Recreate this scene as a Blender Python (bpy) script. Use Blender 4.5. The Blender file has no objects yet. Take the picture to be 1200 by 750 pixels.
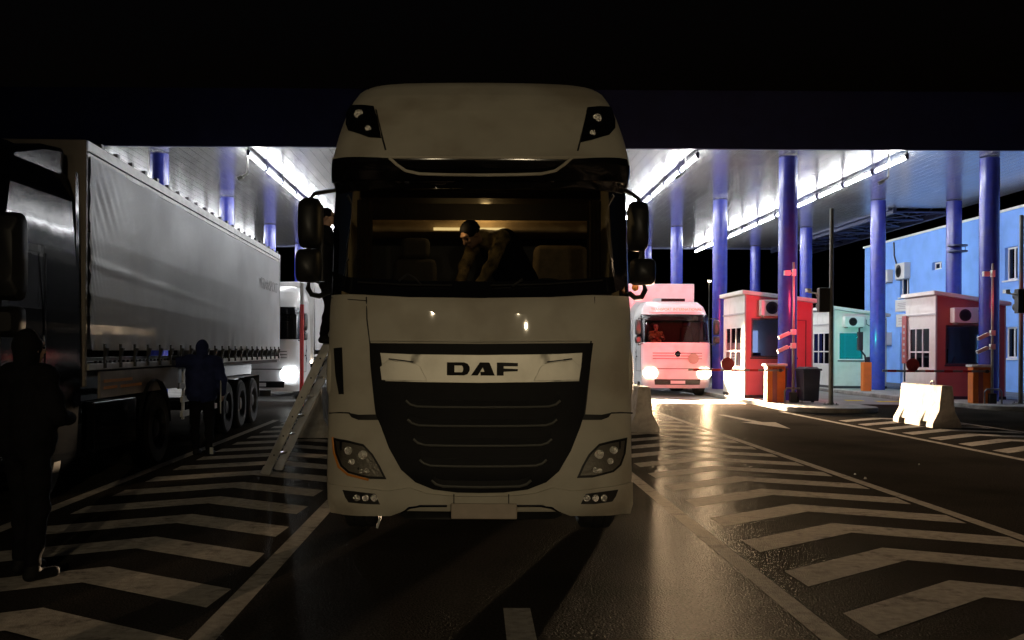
import bpy, bmesh, math, random
from mathutils import Vector, Matrix
R = math.radians
random.seed(7)
scene = bpy.context.scene
COL = scene.collection

# ------------------------------------------------------------------ camera, world, exposure
ROLL = R(0.3)
cam = bpy.data.cameras.new('camera'); cam_o = bpy.data.objects.new('camera', cam); COL.objects.link(cam_o)
cam_o.location = (0, 0, 1.63); cam_o.rotation_euler = (R(90), -ROLL, 0)
cam.sensor_width = 36; cam.lens = 34.5; cam.shift_x = 43/1200; cam.shift_y = 35/1200
cam.clip_start = .05; cam.clip_end = 2000
scene.camera = cam_o
world = bpy.data.worlds.new('World'); scene.world = world; world.use_nodes = True
wn = world.node_tree; bg = wn.nodes['Background']
sky = wn.nodes.new('ShaderNodeTexSky'); sky.sky_type = 'NISHITA'; sky.sun_disc = False
sky.sun_elevation = R(-4); sky.sun_rotation = R(200)
wn.links.new(sky.outputs[0], bg.inputs[0]); bg.inputs[1].default_value = 0.06
scene.view_settings.view_transform = 'Standard'; scene.view_settings.look = 'None'
scene.view_settings.exposure = 0; scene.view_settings.gamma = 1
scene.render.engine = 'CYCLES'
scene.cycles.use_denoising = True
scene.cycles.sample_clamp_indirect = 4
scene.cycles.sample_clamp_direct = 60
scene.cycles.max_bounces = 8

def lamp(name, kind, loc, energy, color, direction=None, size=.1, spot=60, blend=.5):
    l = bpy.data.lights.new(name, kind); l.energy = energy; l.color = color
    if kind == 'SPOT':
        l.spot_size = R(spot); l.spot_blend = blend
    if kind in ('POINT', 'SPOT'): l.shadow_soft_size = size
    if kind == 'AREA': l.size = size
    o = bpy.data.objects.new(name, l); COL.objects.link(o); o.location = loc
    if direction is not None:
        o.rotation_euler = Vector(direction).to_track_quat('-Z', 'Y').to_euler()
    return o
# the yard's lamp posts stand behind the photographer (they mirror in the cab's bonnet)
WARM = (1.0, .81, .52)
for p, e in (((-6, -38, 8.5), 3300), ((4.8, -34, 8.0), 2900), ((7, -44, 8.4), 3300)):
    lamp('yard_lamp_light', 'SPOT', p, e, WARM, (-p[0], 8-p[1], 2-p[2]), .16, 14, .8)

# ------------------------------------------------------------------ picture measurements -> points
F = 1150.0
def at(px, py, Y):
    dx, dy = px-557, py-410
    c, s = math.cos(ROLL), math.sin(ROLL)
    ux, uy = dx*c+dy*s, -dx*s+dy*c
    return Vector((ux/F*Y, Y, 1.63-uy/F*Y))

# ------------------------------------------------------------------ materials
def mat(name, color, rough=.6, metal=0, noise=0, nscale=5, bump=0, bscale=40, rvar=0, coat=0, emit=None, estr=0,
        spec=.5, dirt=None, dscale=3, damt=.5, ior=1.5):
    m = bpy.data.materials.new(name); m.use_nodes = True
    nt = m.node_tree; b = nt.nodes['Principled BSDF']
    b.inputs['Base Color'].default_value = (*color, 1)
    b.inputs['Roughness'].default_value = rough; b.inputs['Metallic'].default_value = metal
    b.inputs['Specular IOR Level'].default_value = spec; b.inputs['IOR'].default_value = ior
    if coat: b.inputs['Coat Weight'].default_value = coat; b.inputs['Coat Roughness'].default_value = .025
    if emit: b.inputs['Emission Color'].default_value = (*emit, 1); b.inputs['Emission Strength'].default_value = estr
    tc = nt.nodes.new('ShaderNodeTexCoord')
    def ntex(scale, detail=6):
        n = nt.nodes.new('ShaderNodeTexNoise'); n.inputs['Scale'].default_value = scale; n.inputs['Detail'].default_value = detail
        nt.links.new(tc.outputs['Object'], n.inputs['Vector']); return n
    cur = None
    if noise:
        n = ntex(nscale); mr = nt.nodes.new('ShaderNodeMapRange')
        mr.inputs['From Min'].default_value = .3; mr.inputs['From Max'].default_value = .7
        mr.inputs['To Min'].default_value = 1-noise; mr.inputs['To Max'].default_value = 1+noise
        nt.links.new(n.outputs[0], mr.inputs[0])
        v = nt.nodes.new('ShaderNodeVectorMath'); v.operation = 'SCALE'; v.inputs[0].default_value = color
        nt.links.new(mr.outputs[0], v.inputs['Scale']); cur = v.outputs[0]
    if dirt:
        n = ntex(dscale, 8); cr = nt.nodes.new('ShaderNodeMapRange')
        cr.inputs['From Min'].default_value = .48; cr.inputs['From Max'].default_value = .7; cr.inputs['To Max'].default_value = damt
        nt.links.new(n.outputs[0], cr.inputs[0])
        mx = nt.nodes.new('ShaderNodeMix'); mx.data_type = 'RGBA'
        mx.inputs[6].default_value = (*color, 1); mx.inputs[7].default_value = (*dirt, 1)
        if cur: nt.links.new(cur, mx.inputs[6])
        nt.links.new(cr.outputs[0], mx.inputs[0]); cur = mx.outputs[2]
    if cur: nt.links.new(cur, b.inputs['Base Color'])
    if rvar:
        n = ntex(nscale*1.7); mr = nt.nodes.new('ShaderNodeMapRange')
        mr.inputs['To Min'].default_value = max(.02, rough-rvar); mr.inputs['To Max'].default_value = rough+rvar
        mr.inputs['From Min'].default_value = .3; mr.inputs['From Max'].default_value = .7
        nt.links.new(n.outputs[0], mr.inputs[0]); nt.links.new(mr.outputs[0], b.inputs['Roughness'])
    if bump:
        n = ntex(bscale); bp = nt.nodes.new('ShaderNodeBump'); bp.inputs['Strength'].default_value = bump
        bp.inputs['Distance'].default_value = .02
        nt.links.new(n.outputs[0], bp.inputs['Height']); nt.links.new(bp.outputs[0], b.inputs['Normal'])
    return m

def glass_mat(name, tint=(.6, .65, .65), rough=.02, opac=0.0, body=(.01, .01, .012)):
    m = bpy.data.materials.new(name); m.use_nodes = True; nt = m.node_tree; nt.nodes.clear()
    out = nt.nodes.new('ShaderNodeOutputMaterial'); tr = nt.nodes.new('ShaderNodeBsdfTransparent'); tr.inputs[0].default_value = (*tint, 1)
    df = nt.nodes.new('ShaderNodeBsdfDiffuse'); df.inputs[0].default_value = (*body, 1)
    m0 = nt.nodes.new('ShaderNodeMixShader'); m0.inputs[0].default_value = opac
    gl = nt.nodes.new('ShaderNodeBsdfGlossy'); gl.inputs['Roughness'].default_value = rough
    fr = nt.nodes.new('ShaderNodeFresnel'); fr.inputs[0].default_value = 1.5
    m1 = nt.nodes.new('ShaderNodeMixShader')
    nt.links.new(tr.outputs[0], m0.inputs[1]); nt.links.new(df.outputs[0], m0.inputs[2])
    nt.links.new(fr.outputs[0], m1.inputs[0]); nt.links.new(m0.outputs[0], m1.inputs[1]); nt.links.new(gl.outputs[0], m1.inputs[2])
    nt.links.new(m1.outputs[0], out.inputs[0]); return m

def emis(name, color, strength): 
    return mat(name, (.3, .3, .3), .4, emit=color, estr=strength)

def rough_ground(m, gloss, rough):
    nt = m.node_tree; b = nt.nodes['Principled BSDF']; out = [n for n in nt.nodes if n.type == 'OUTPUT_MATERIAL'][0]
    d = nt.nodes.new('ShaderNodeBsdfDiffuse'); g = nt.nodes.new('ShaderNodeBsdfGlossy'); g.inputs['Roughness'].default_value = rough
    g.inputs['Color'].default_value = (.9, .87, .8, 1); d.inputs['Roughness'].default_value = .8
    if b.inputs['Base Color'].links: nt.links.new(b.inputs['Base Color'].links[0].from_socket, d.inputs['Color'])
    if b.inputs['Normal'].links:
        for q in (d, g): nt.links.new(b.inputs['Normal'].links[0].from_socket, q.inputs['Normal'])
    mx = nt.nodes.new('ShaderNodeMixShader'); mx.inputs[0].default_value = gloss
    nt.links.new(d.outputs[0], mx.inputs[1]); nt.links.new(g.outputs[0], mx.inputs[2]); nt.links.new(mx.outputs[0], out.inputs[0]); return m
M = {}
M['asphalt'] = mat('asphalt', (.044, .039, .034), .62, noise=.5, nscale=55, bump=1.0, bscale=72, rvar=.12, dirt=(.022, .020, .018), dscale=.42, damt=.85, ior=1.15)
M['slab'] = mat('concrete_and_lit_ground', (.15, .145, .135), .6, noise=.2, nscale=3, bump=.3, bscale=60, dirt=(.06, .058, .05), dscale=1.1, damt=.8)
def paint_mat(name, col, hole):
    m = mat(name, col, .6, noise=.22, nscale=14, bump=.6, bscale=90, ior=1.25)
    nt = m.node_tree; b = nt.nodes['Principled BSDF']; src = b.inputs['Base Color'].links[0].from_socket
    tc = [n for n in nt.nodes if n.type == 'TEX_COORD'][0]
    n = nt.nodes.new('ShaderNodeTexNoise'); n.inputs['Scale'].default_value = 3.2; n.inputs['Detail'].default_value = 14; n.inputs['Roughness'].default_value = .72
    nt.links.new(tc.outputs['Object'], n.inputs['Vector'])
    r = nt.nodes.new('ShaderNodeMapRange'); r.inputs['From Min'].default_value = hole; r.inputs['From Max'].default_value = hole+.1
    r.inputs['To Max'].default_value = .6
    nt.links.new(n.outputs[0], r.inputs[0])
    mx = nt.nodes.new('ShaderNodeMix'); mx.data_type = 'RGBA'; mx.inputs[7].default_value = (.05, .047, .043, 1)
    nt.links.new(r.outputs[0], mx.inputs[0]); nt.links.new(src, mx.inputs[6]); nt.links.new(mx.outputs[2], b.inputs['Base Color'])
    return m
M['paint'] = paint_mat('road_paint', (.42, .385, .34), .54)
M['yellow_paint'] = paint_mat('yellow_paint', (.6, .5, .08), .5)
M['concrete'] = mat('concrete', (.42, .40, .36), .85, noise=.2, nscale=6, bump=.5, bscale=35, dirt=(.16, .14, .12), dscale=4, damt=.7)
M['kerb'] = mat('kerb_stone', (.26, .25, .23), .85, noise=.2, nscale=5, bump=.4, bscale=40, dirt=(.1, .1, .09), dscale=2, damt=.7)
M['ceiling'] = mat('ceiling_metal', (.52, .515, .51), .225, metal=.7, noise=.03, nscale=.4, rvar=.03)
M['fascia'] = mat('fascia_navy', (.022, .025, .085), .5, noise=.15, nscale=2)
M['column'] = mat('column_blue', (.038, .05, .33), .26, noise=.15, nscale=4, dirt=(.07, .07, .2), dscale=3, damt=.5)
M['steel_dark'] = mat('dark_steel', (.05, .06, .12), .5, metal=.3)
M['wall_blue'] = mat('blue_wall_paint', (.21, .43, .96), .8, noise=.06, nscale=1.2, bump=.15, bscale=30, dirt=(.14, .30, .72), dscale=1.6, damt=.35)
M['wall_white'] = mat('white_panel', (.78, .78, .74), .45, noise=.04, nscale=3, dirt=(.5, .49, .44), dscale=3, damt=.4)
M['wall_grey'] = mat('grey_panel', (.42, .42, .43), .5, noise=.05, nscale=3)
M['frame_white'] = mat('white_window_frame', (.8, .8, .8), .35, noise=.03)
M['frame_dark'] = mat('dark_frame', (.03, .03, .035), .4)
M['glass'] = glass_mat('window_glass', (.55, .6, .65))
M['glass_dark'] = glass_mat('dark_glass', (.25, .3, .35), opac=.3, body=(.01, .012, .02))
M['glass_cab'] = glass_mat('windscreen_glass', (.49, .49, .46))
M['paint_cream'] = mat('cream_truck_paint', (.58, .54, .44), .55, noise=.07, nscale=3, coat=.22, dirt=(.36, .30, .22), dscale=1.8, damt=.65, rvar=.05, bump=.02, bscale=20)
M['paint_white'] = mat('white_truck_paint', (.75, .75, .75), .3, noise=.03, nscale=3, coat=.5, dirt=(.5, .48, .44), dscale=2, damt=.4)
M['paint_black'] = mat('black_truck_paint', (.006, .007, .009), .08, bump=.12, bscale=1.7, ior=1.13)
M['plastic'] = mat('black_plastic', (.014, .014, .014), .45, noise=.2, nscale=9, bump=.05, bscale=90)
M['grille'] = mat('grille_plastic', (.007, .007, .008), .5, spec=.12, noise=.2, nscale=9)
M['gloss_black'] = mat('gloss_black', (.006, .006, .007), .12)
M['slat_edge'] = mat('slat_edge', (.19, .19, .17), .4, metal=.5)
M['silver'] = mat('silver_trim', (.72, .69, .60), .42, metal=.45, noise=.05, nscale=5, dirt=(.3, .27, .2), dscale=4, damt=.3)
M['chrome'] = mat('chrome', (.75, .74, .72), .12, metal=1)
M['lens'] = glass_mat('lens_glass', (.9, .9, .88), .03)
M['reflector'] = mat('lamp_reflector', (.5, .48, .44), .2, metal=1, bump=.6, bscale=60)
M['bowl'] = mat('lamp_bowl', (.26, .24, .21), .3, metal=.4, bump=.4, bscale=50)
M['tyre'] = mat('tyre_rubber', (.018, .018, .018), .8, noise=.3, nscale=10, bump=.3, bscale=50)
M['rim'] = mat('wheel_rim', (.35, .35, .35), .35, metal=.7, dirt=(.08, .07, .06), dscale=5, damt=.6)
M['chassis'] = mat('chassis', (.025, .024, .024), .6, noise=.3, nscale=5)
M['curtain'] = mat('curtain_tarpaulin', (.84, .85, .86), .42, noise=.05, nscale=.7, bump=.05, bscale=1.2, dirt=(.45, .45, .45), dscale=.7, damt=.5, rvar=.06)
M['curtain_dark'] = mat('dark_tarpaulin', (.05, .05, .055), .5, noise=.2, nscale=2)
M['rim_dull'] = mat('dull_wheel_rim', (.05, .05, .05), .6, metal=.2, dirt=(.03, .03, .03), dscale=5, damt=.8)
M['alu'] = mat('aluminium', (.66, .65, .62), .45, metal=.5, noise=.06, nscale=6, dirt=(.25, .24, .22), dscale=4, damt=.5)
M['trailer_front'] = mat('trailer_front_wall', (.30, .26, .22), .5, noise=.1, nscale=2, dirt=(.1, .09, .08), dscale=1.5, damt=.6)
M['orange_refl'] = mat('orange_reflector', (.75, .28, .05), .4)
M['red_paint'] = mat('red_paint', (.55, .03, .03), .4, noise=.1, nscale=5)
M['red_dull'] = mat('dull_red_paint', (.30, .03, .03), .6, noise=.15, nscale=5)
M['orange_paint'] = mat('orange_paint', (.75, .20, .03), .4, noise=.1, nscale=5)
M['white_plastic'] = mat('white_plastic', (.75, .75, .73), .4)
M['bin'] = mat('bin_plastic', (.025, .027, .05), .5, noise=.2, nscale=4)
M['pole'] = mat('galvanised_pole', (.30, .30, .28), .45, metal=.6, noise=.15, nscale=6)
M['pole_dark'] = mat('weathered_pole', (.14, .14, .12), .5, metal=.4, noise=.2, nscale=6)
M['navy_cloth'] = mat('navy_cloth', (.022, .030, .095), .8, spec=.15, noise=.2, nscale=8, bump=.4, bscale=25)
M['black_cloth'] = mat('black_cloth', (.009, .009, .011), .9, spec=.1, noise=.2, nscale=8, bump=.4, bscale=25)
M['camo'] = mat('brown_jacket', (.30, .22, .10), .8, noise=.5, nscale=10, bump=.4, bscale=25, dirt=(.012, .012, .008), dscale=11, damt=1.0)
M['skin'] = mat('skin', (.50, .30, .21), .55, noise=.06, nscale=12)
M['hair'] = mat('hair', (.02, .014, .01), .6, noise=.3, nscale=60, bump=.8, bscale=90)
M['seat_tan'] = mat('tan_seat_cloth', (.20, .15, .09), .85, noise=.2, nscale=18)
M['curtain_brown'] = mat('brown_curtain', (.10, .07, .04), .9, noise=.2, nscale=8)
M['leather'] = mat('black_leather', (.012, .012, .012), .7, spec=.2)
M['hi_vis'] = mat('reflective_tape', (.75, .76, .72), .25, metal=.4)
M['fabric'] = mat('beige_fabric', (.46, .34, .20), .8, noise=.12, nscale=12, bump=.2, bscale=50)
M['dash'] = mat('dash_plastic', (.016, .014, .013), .6, noise=.15, nscale=8)
M['seat'] = mat('seat_cloth', (.04, .035, .03), .85, noise=.2, nscale=18)
M['plate'] = mat('blank_plate', (.46, .38, .30), .5, noise=.08, nscale=12)
M['tube'] = emis('lamp_tube', (.95, .97, 1.0), 108)
M['housing'] = mat('lamp_housing', (.6, .6, .62), .4)
M['headlamp'] = emis('headlamp_lit', (1.0, .80, .50), 11)
M['headlamp_cool'] = emis('headlamp_lit_white', (.9, .95, 1.0), 28)
M['amber_lit'] = emis('amber_lamp', (1, .3, .12), 10)
M['red_lit'] = emis('red_signal_lens', (1, .02, .05), 30)
M['teal_lit'] = emis('teal_lit_blind', (.0, .50, .48), .9)
M['green_lit'] = emis('green_signal_lens', (.05, 1, .7), 20)
M['screen_lit'] = emis('lit_panel', (.5, .6, 1), 1.6)
M['band_glow'] = emis('bunk_band_glow', (1, .72, .3), 1.5)
M['faded'] = mat('faded_lettering', (.48, .42, .45), .6)
M['small_lit'] = emis('small_lamp', (1, .8, .6), 25)

# ------------------------------------------------------------------ mesh helpers
class MB:
    def __init__(s): s.v = []; s.f = []
    def add(s, vs, fs):
        n = len(s.v); s.v += [Vector(v) for v in vs]; s.f += [tuple(i+n for i in f) for f in fs]; return s
    def box(s, c, d, rot=None, top=None):
        x, y, z = d[0]/2, d[1]/2, d[2]/2
        tx, ty = (top if top else (1, 1))
        vs = [(-x,-y,-z),(x,-y,-z),(x,y,-z),(-x,y,-z),(-x*tx,-y*ty,z),(x*tx,-y*ty,z),(x*tx,y*ty,z),(-x*tx,y*ty,z)]
        m = rot if rot is not None else Matrix.Identity(3)
        return s.add([m @ Vector(v)+Vector(c) for v in vs], [(0,3,2,1),(4,5,6,7),(0,1,5,4),(1,2,6,5),(2,3,7,6),(3,0,4,7)])
    def span(s, a, b):
        a, b = Vector(a), Vector(b); return s.box((a+b)/2, [abs(k) for k in (b-a)])
    def cyl(s, p0, p1, r0, r1=None, n=16, caps=True):
        r1 = r0 if r1 is None else r1
        p0, p1 = Vector(p0), Vector(p1); q = (p1-p0).to_track_quat('Z', 'Y').to_matrix()
        vs = []
        for p, r in ((p0, r0), (p1, r1)):
            for k in range(n):
                a = 2*math.pi*k/n; vs.append(p + q @ Vector((r*math.cos(a), r*math.sin(a), 0)))
        fs = [(k, (k+1) % n, n+(k+1) % n, n+k) for k in range(n)]
        if caps: fs += [tuple(range(n-1, -1, -1)), tuple(range(n, 2*n))]
        return s.add(vs, fs)
    def tube(s, pts, r, n=10):
        pts = [Vector(p) for p in pts]; vs = []
        for i, p in enumerate(pts):
            d = (pts[min(i+1, len(pts)-1)]-pts[max(i-1, 0)]).normalized()
            q = d.to_track_quat('Z', 'Y').to_matrix()
            rr = r[i] if isinstance(r, (list, tuple)) else r
            for k in range(n):
                a = 2*math.pi*k/n; vs.append(p+q @ Vector((rr*math.cos(a), rr*math.sin(a), 0)))
        fs = [(i*n+k, i*n+(k+1) % n, (i+1)*n+(k+1) % n, (i+1)*n+k) for i in range(len(pts)-1) for k in range(n)]
        fs += [tuple(range(n-1, -1, -1)), tuple(range((len(pts)-1)*n, len(pts)*n))]
        return s.add(vs, fs)
    def lathe(s, prof, c, axis='X', n=32):
        # prof: (r, t) pairs, t along axis
        vs = []
        for r, t in prof:
            for k in range(n):
                a = 2*math.pi*k/n; u, w = r*math.cos(a), r*math.sin(a)
                p = {'X': (t, u, w), 'Y': (u, t, w), 'Z': (u, w, t)}[axis]
                vs.append(Vector(p)+Vector(c))
        m = len(prof)
        fs = [(i*n+k, i*n+(k+1) % n, (i+1)*n+(k+1) % n, (i+1)*n+k) for i in range(m-1) for k in range(n)]
        if prof[0][0] > 1e-4: fs.append(tuple(range(n)))
        if prof[-1][0] > 1e-4: fs.append(tuple(range((m-1)*n, m*n)))
        return s.add(vs, fs)
    def prism(s, poly, z0, z1, fn=None):
        # poly in a 2D plane, extruded z0..z1; fn maps (u,v,t)->xyz
        fn = fn or (lambda u, v, t: (u, v, t)); n = len(poly)
        vs = [fn(u, v, z0) for u, v in poly]+[fn(u, v, z1) for u, v in poly]
        fs = [tuple(range(n-1, -1, -1)), tuple(range(n, 2*n))]+[(k, (k+1) % n, n+(k+1) % n, n+k) for k in range(n)]
        return s.add(vs, fs)
    def ell(s, c, r, rot=None, nu=20, nv=12):
        m = rot if rot is not None else Matrix.Identity(3); vs = []; c = Vector(c)
        for j in range(1, nv):
            b = math.pi*j/nv
            for k in range(nu):
                a = 2*math.pi*k/nu
                vs.append(c+m @ Vector((r[0]*math.sin(b)*math.cos(a), r[1]*math.sin(b)*math.sin(a), r[2]*math.cos(b))))
        fs = [(i*nu+k, (i+1)*nu+k, (i+1)*nu+(k+1) % nu, i*nu+(k+1) % nu) for i in range(nv-2) for k in range(nu)]
        t = len(vs); vs += [c+m @ Vector((0, 0, r[2])), c+m @ Vector((0, 0, -r[2]))]
        fs += [(t, k, (k+1) % nu) for k in range(nu)]+[(t+1, (nv-2)*nu+(k+1) % nu, (nv-2)*nu+k) for k in range(nu)]
        return s.add(vs, fs)
    def cap(s, p0, p1, r0, r1=None):
        r1 = r0 if r1 is None else r1
        p0, p1 = Vector(p0), Vector(p1); d = p1-p0
        if d.length < 1e-5: return s.ell(p0, (r0,)*3)
        dn = d.normalized(); n = 8; pts = []; rs = []
        for k in range(1, n//2+1):
            a = math.pi/2*k/(n//2); pts.append(p0-dn*r0*math.cos(a)); rs.append(max(r0*math.sin(a), .001))
        for k in range(0, n//2):
            a = math.pi/2*k/(n//2); pts.append(p1+dn*r1*math.sin(a)); rs.append(max(r1*math.cos(a), .001))
        q = dn.to_track_quat('Z', 'Y').to_matrix(); vs = []; m = 14
        for p, r in zip(pts, rs):
            for k in range(m):
                a = 2*math.pi*k/m; vs.append(p+q @ Vector((r*math.cos(a), r*math.sin(a), 0)))
        L = len(pts)
        fs = [(i*m+k, i*m+(k+1) % m, (i+1)*m+(k+1) % m, (i+1)*m+k) for i in range(L-1) for k in range(m)]
        fs += [tuple(range(m-1, -1, -1)), tuple(range((L-1)*m, L*m))]
        return s.add(vs, fs)
    def wall(s, o, u, v, n, w, h, holes=()):
        # slab w x h in plane (u,v) from o, thickness vector n, rectangular holes (u0,v0,u1,v1)
        o, u, v, n = Vector(o), Vector(u), Vector(v), Vector(n)
        us = sorted({0, w, *[x for q in holes for x in (q[0], q[2])]}); vs_ = sorted({0, h, *[x for q in holes for x in (q[1], q[3])]})
        def solid(i, j):
            if i < 0 or j < 0 or i >= len(us)-1 or j >= len(vs_)-1: return False
            cu, cv = (us[i]+us[i+1])/2, (vs_[j]+vs_[j+1])/2
            return not any(q[0] < cu < q[2] and q[1] < cv < q[3] for q in holes)
        for i in range(len(us)-1):
            for j in range(len(vs_)-1):
                if not solid(i, j): continue
                P = [o+u*a+v*b for a, b in ((us[i], vs_[j]), (us[i+1], vs_[j]), (us[i+1], vs_[j+1]), (us[i], vs_[j+1]))]
                Q = [p+n for p in P]
                s.add(P, [(0, 1, 2, 3)]); s.add(Q, [(3, 2, 1, 0)])
                for (a, b), nb in zip(((0, 1), (1, 2), (2, 3), (3, 0)), ((i, j-1), (i+1, j), (i, j+1), (i-1, j))):
                    if not solid(*nb): s.add([P[a], P[b], Q[b], Q[a]], [(0, 1, 2, 3)])
        return s
    def build(s, name, m, parent=None, bevel=0, smooth=True, ang=35, merge=True):
        me = bpy.data.meshes.new(name); me.from_pydata([tuple(v) for v in s.v], [], s.f)
        bm = bmesh.new(); bm.from_mesh(me)
        if merge: bmesh.ops.remove_doubles(bm, verts=bm.verts, dist=.0004)
        bmesh.ops.recalc_face_normals(bm, faces=bm.faces)
        bm.to_mesh(me); bm.free()
        if smooth:
            for p in me.polygons: p.use_smooth = True
            me.set_sharp_from_angle(angle=R(ang))
        me.materials.append(M[m] if isinstance(m, str) else m)
        o = bpy.data.objects.new(name, me); COL.objects.link(o)
        if parent is not None: o.parent = parent
        if bevel:
            b = o.modifiers.new('bevel', 'BEVEL'); b.width = bevel; b.segments = 2; b.limit_method = 'ANGLE'; b.angle_limit = R(40)
            b.harden_normals = True
        return o

def tag(o, label=None, cat=None, group=None, kind=None):
    if label: o['label'] = label
    if cat: o['category'] = cat
    if group: o['group'] = group
    if kind: o['kind'] = kind
    return o
def thing(name, label, cat, loc=(0, 0, 0), rz=0, group=None):
    o = bpy.data.objects.new(name, None); COL.objects.link(o); o.location = loc; o.rotation_euler = (0, 0, rz)
    o.empty_display_size = .1
    return tag(o, label, cat, group)
def struct(mb, name, m, **k): return tag(mb.build(name, m, **k), kind='structure')
KIDS = {}
def dup(root, loc, rz, label, group=None):
    def rec(o, par):
        c = o.copy(); COL.objects.link(c)
        if par is not None: c.parent = par
        for ch in o.children: rec(ch, c)
        return c
    r = rec(root, None); r.location = loc; r.rotation_euler = (0, 0, rz); r['label'] = label
    if group: r['group'] = group
    return r

rough_ground(M['asphalt'], .0009, .27); rough_ground(M['paint'], .0012, .4); rough_ground(M['yellow_paint'], .006, .5)
def text_mesh(name, txt, size, m, parent, mtx, depth=.004, bold=.0, sx=1.0):
    c = bpy.data.curves.new(name, 'FONT'); c.body = txt; c.size = size; c.extrude = depth; c.offset = bold; c.align_x = 'CENTER'; c.align_y = 'CENTER'
    t = bpy.data.objects.new(name, c); COL.objects.link(t)
    dg = bpy.context.evaluated_depsgraph_get(); me = bpy.data.meshes.new_from_object(t.evaluated_get(dg))
    bpy.data.objects.remove(t); 
    me.transform(mtx @ Matrix.Diagonal((sx, 1, 1, 1))); me.materials.clear(); me.materials.append(M[m])
    o = bpy.data.objects.new(name, me); COL.objects.link(o); o.parent = parent; return o
#TEXT on a face looking at -Y:  x stays, y->z
def face_front(x, y, z): return Matrix.Translation((x, y, z)) @ Matrix.Rotation(R(90), 4, 'X')
def face_xplus(x, y, z): return Matrix.Translation((x, y, z)) @ Matrix.Rotation(R(90), 4, 'Z') @ Matrix.Rotation(R(90), 4, 'X')
def face_xminus(x, y, z): return Matrix.Translation((x, y, z)) @ Matrix.Rotation(R(-90), 4, 'Z') @ Matrix.Rotation(R(90), 4, 'X')

# ------------------------------------------------------------------ THE SETTING: ground and markings
m = MB(); m.add([(-300, -80, 0), (300, -80, 0), (300, 500, 0), (-300, 500, 0)], [(0, 1, 2, 3)]); struct(m, 'asphalt_ground', 'asphalt')
m = MB(); m.add([(-24, 30.5, .0003), (17.2, 30.5, .0003), (17.2, 60, .0003), (-24, 60, .0003)], [(0, 1, 2, 3)]); struct(m, 'pale_lit_ground', 'slab')  # pale sheet: strong light on the ground put into its colour
m = MB(); m.span((17.2, 27, 0), (20.3, 60, .14)); struct(m, 'pavement', 'slab', bevel=.02)

def quad_strip(m, pts, w, z):
    for (x0, y0), (x1, y1) in zip(pts, pts[1:]):
        d = Vector((x1-x0, y1-y0)).normalized(); n = Vector((-d.y, d.x))*w/2
        m.add([(x0+n.x, y0+n.y, z), (x0-n.x, y0-n.y, z), (x1-n.x, y1-n.y, z), (x1+n.x, y1+n.y, z)], [(0, 1, 2, 3)])
Z1 = .0005
m = MB()
quad_strip(m, [(2.04, -4), (2.04, 26.6)], .15, Z1); quad_strip(m, [(4.83, -4), (4.83, 27)], .14, Z1)
quad_strip(m, [(-1.52, -4), (-1.52, 26)], .15, Z1); quad_strip(m, [(-3.98, -4), (-4.55, 22.5)], .14, Z1)
quad_strip(m, [(8.42, 2), (8.3, 26.6)], .15, Z1); quad_strip(m, [(11.45, 4), (11.2, 25)], .15, Z1)
quad_strip(m, [(.27, 1), (.27, 6.2)], .17, Z1)
struct(m, 'lane_lines', 'paint', smooth=False)
def chevrons(name, xl, xr, xa, y0, n, sl, sr, t, step, shear=0, z=Z1+.0003):
    m = MB()
    for k in range(n):
        ya = y0+k*step; dx = shear*(ya-8)
        def P(x, side, lo):
            s = sl if side < 0 else sr
            y = ya-s*abs(x-xa)-(t if lo else 0); return (x+dx, y, z)
        jl = random.uniform(-.02, .02)
        L0, L1 = P(xl, -1, 0), P(xl+.02, -1, 1); A0, A1 = P(xa, -1, 0), P(xa, -1, 1); R0, R1 = P(xr, 1, 0), P(xr-.02+jl, 1, 1)
        m.add([L0, L1, A1, A0], [(0, 1, 2, 3)]); m.add([A0, A1, R1, R0], [(0, 1, 2, 3)])
    return struct(m, name, 'paint', smooth=False)
chevrons('hatched_marking_right', 2.30, 4.72, 3.4, 7.02-2*1.155, 19, .82, .50, .48, 1.155)
chevrons('hatched_marking_left', -3.92, -1.66, -2.74, 7.32-2*1.17, 17, .62, .62, .50, 1.17, -.022)
chevrons('hatched_marking_far', 8.62, 11.1, 9.9, 7, 16, .82, .50, .46, 1.155)
# arrow on the next lane
m = MB(); z = Z1
m.add([(6.22, 25.2, z), (6.40, 25.2, z), (6.62, 22.6, z), (6.40, 22.6, z)], [(0, 1, 2, 3)])
m.add([(6.12, 22.6, z), (6.92, 22.6, z), (6.66, 20.7, z)], [(0, 1, 2)])
struct(m, 'lane_arrow', 'paint', smooth=False)
m = MB()
m.add([(13.1, 31.8, .01), (14.0, 31.8, .01), (14.1, 32.4, .01), (13.2, 32.5, .01)], [(0, 1, 2, 3)])
m.add([(12.3, 32.4, .01), (12.9, 32.4, .01), (12.95, 33, .01), (12.4, 33.1, .01)], [(0, 1, 2, 3)])
struct(m, 'yellow_markings', 'yellow_paint', smooth=False)

def island(name, xl, xr, y0, y1, h=.14):
    pts = []; c = (xl+xr)/2; w = (xr-xl)/2
    for k in range(13):
        a = math.pi+math.pi*k/12; pts.append((c+w*math.cos(a), y0+w*.7+w*.7*math.sin(a)))
    pts += [(xr, y1), (xl, y1)]
    m = MB(); m.prism(pts, 0, h); return struct(m, name, 'kerb', bevel=.025)
island('kerb_island', 8.45, 10.95, 25.9, 58); island('kerb_island', 14.3, 16.95, 27.2, 58)
island('kerb_island', -10.9, -8.5, 25.9, 58); island('kerb_island', -4.6, -2.1, 27, 58); island('kerb_island', 2.3, 4.6, 27, 58)

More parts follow.
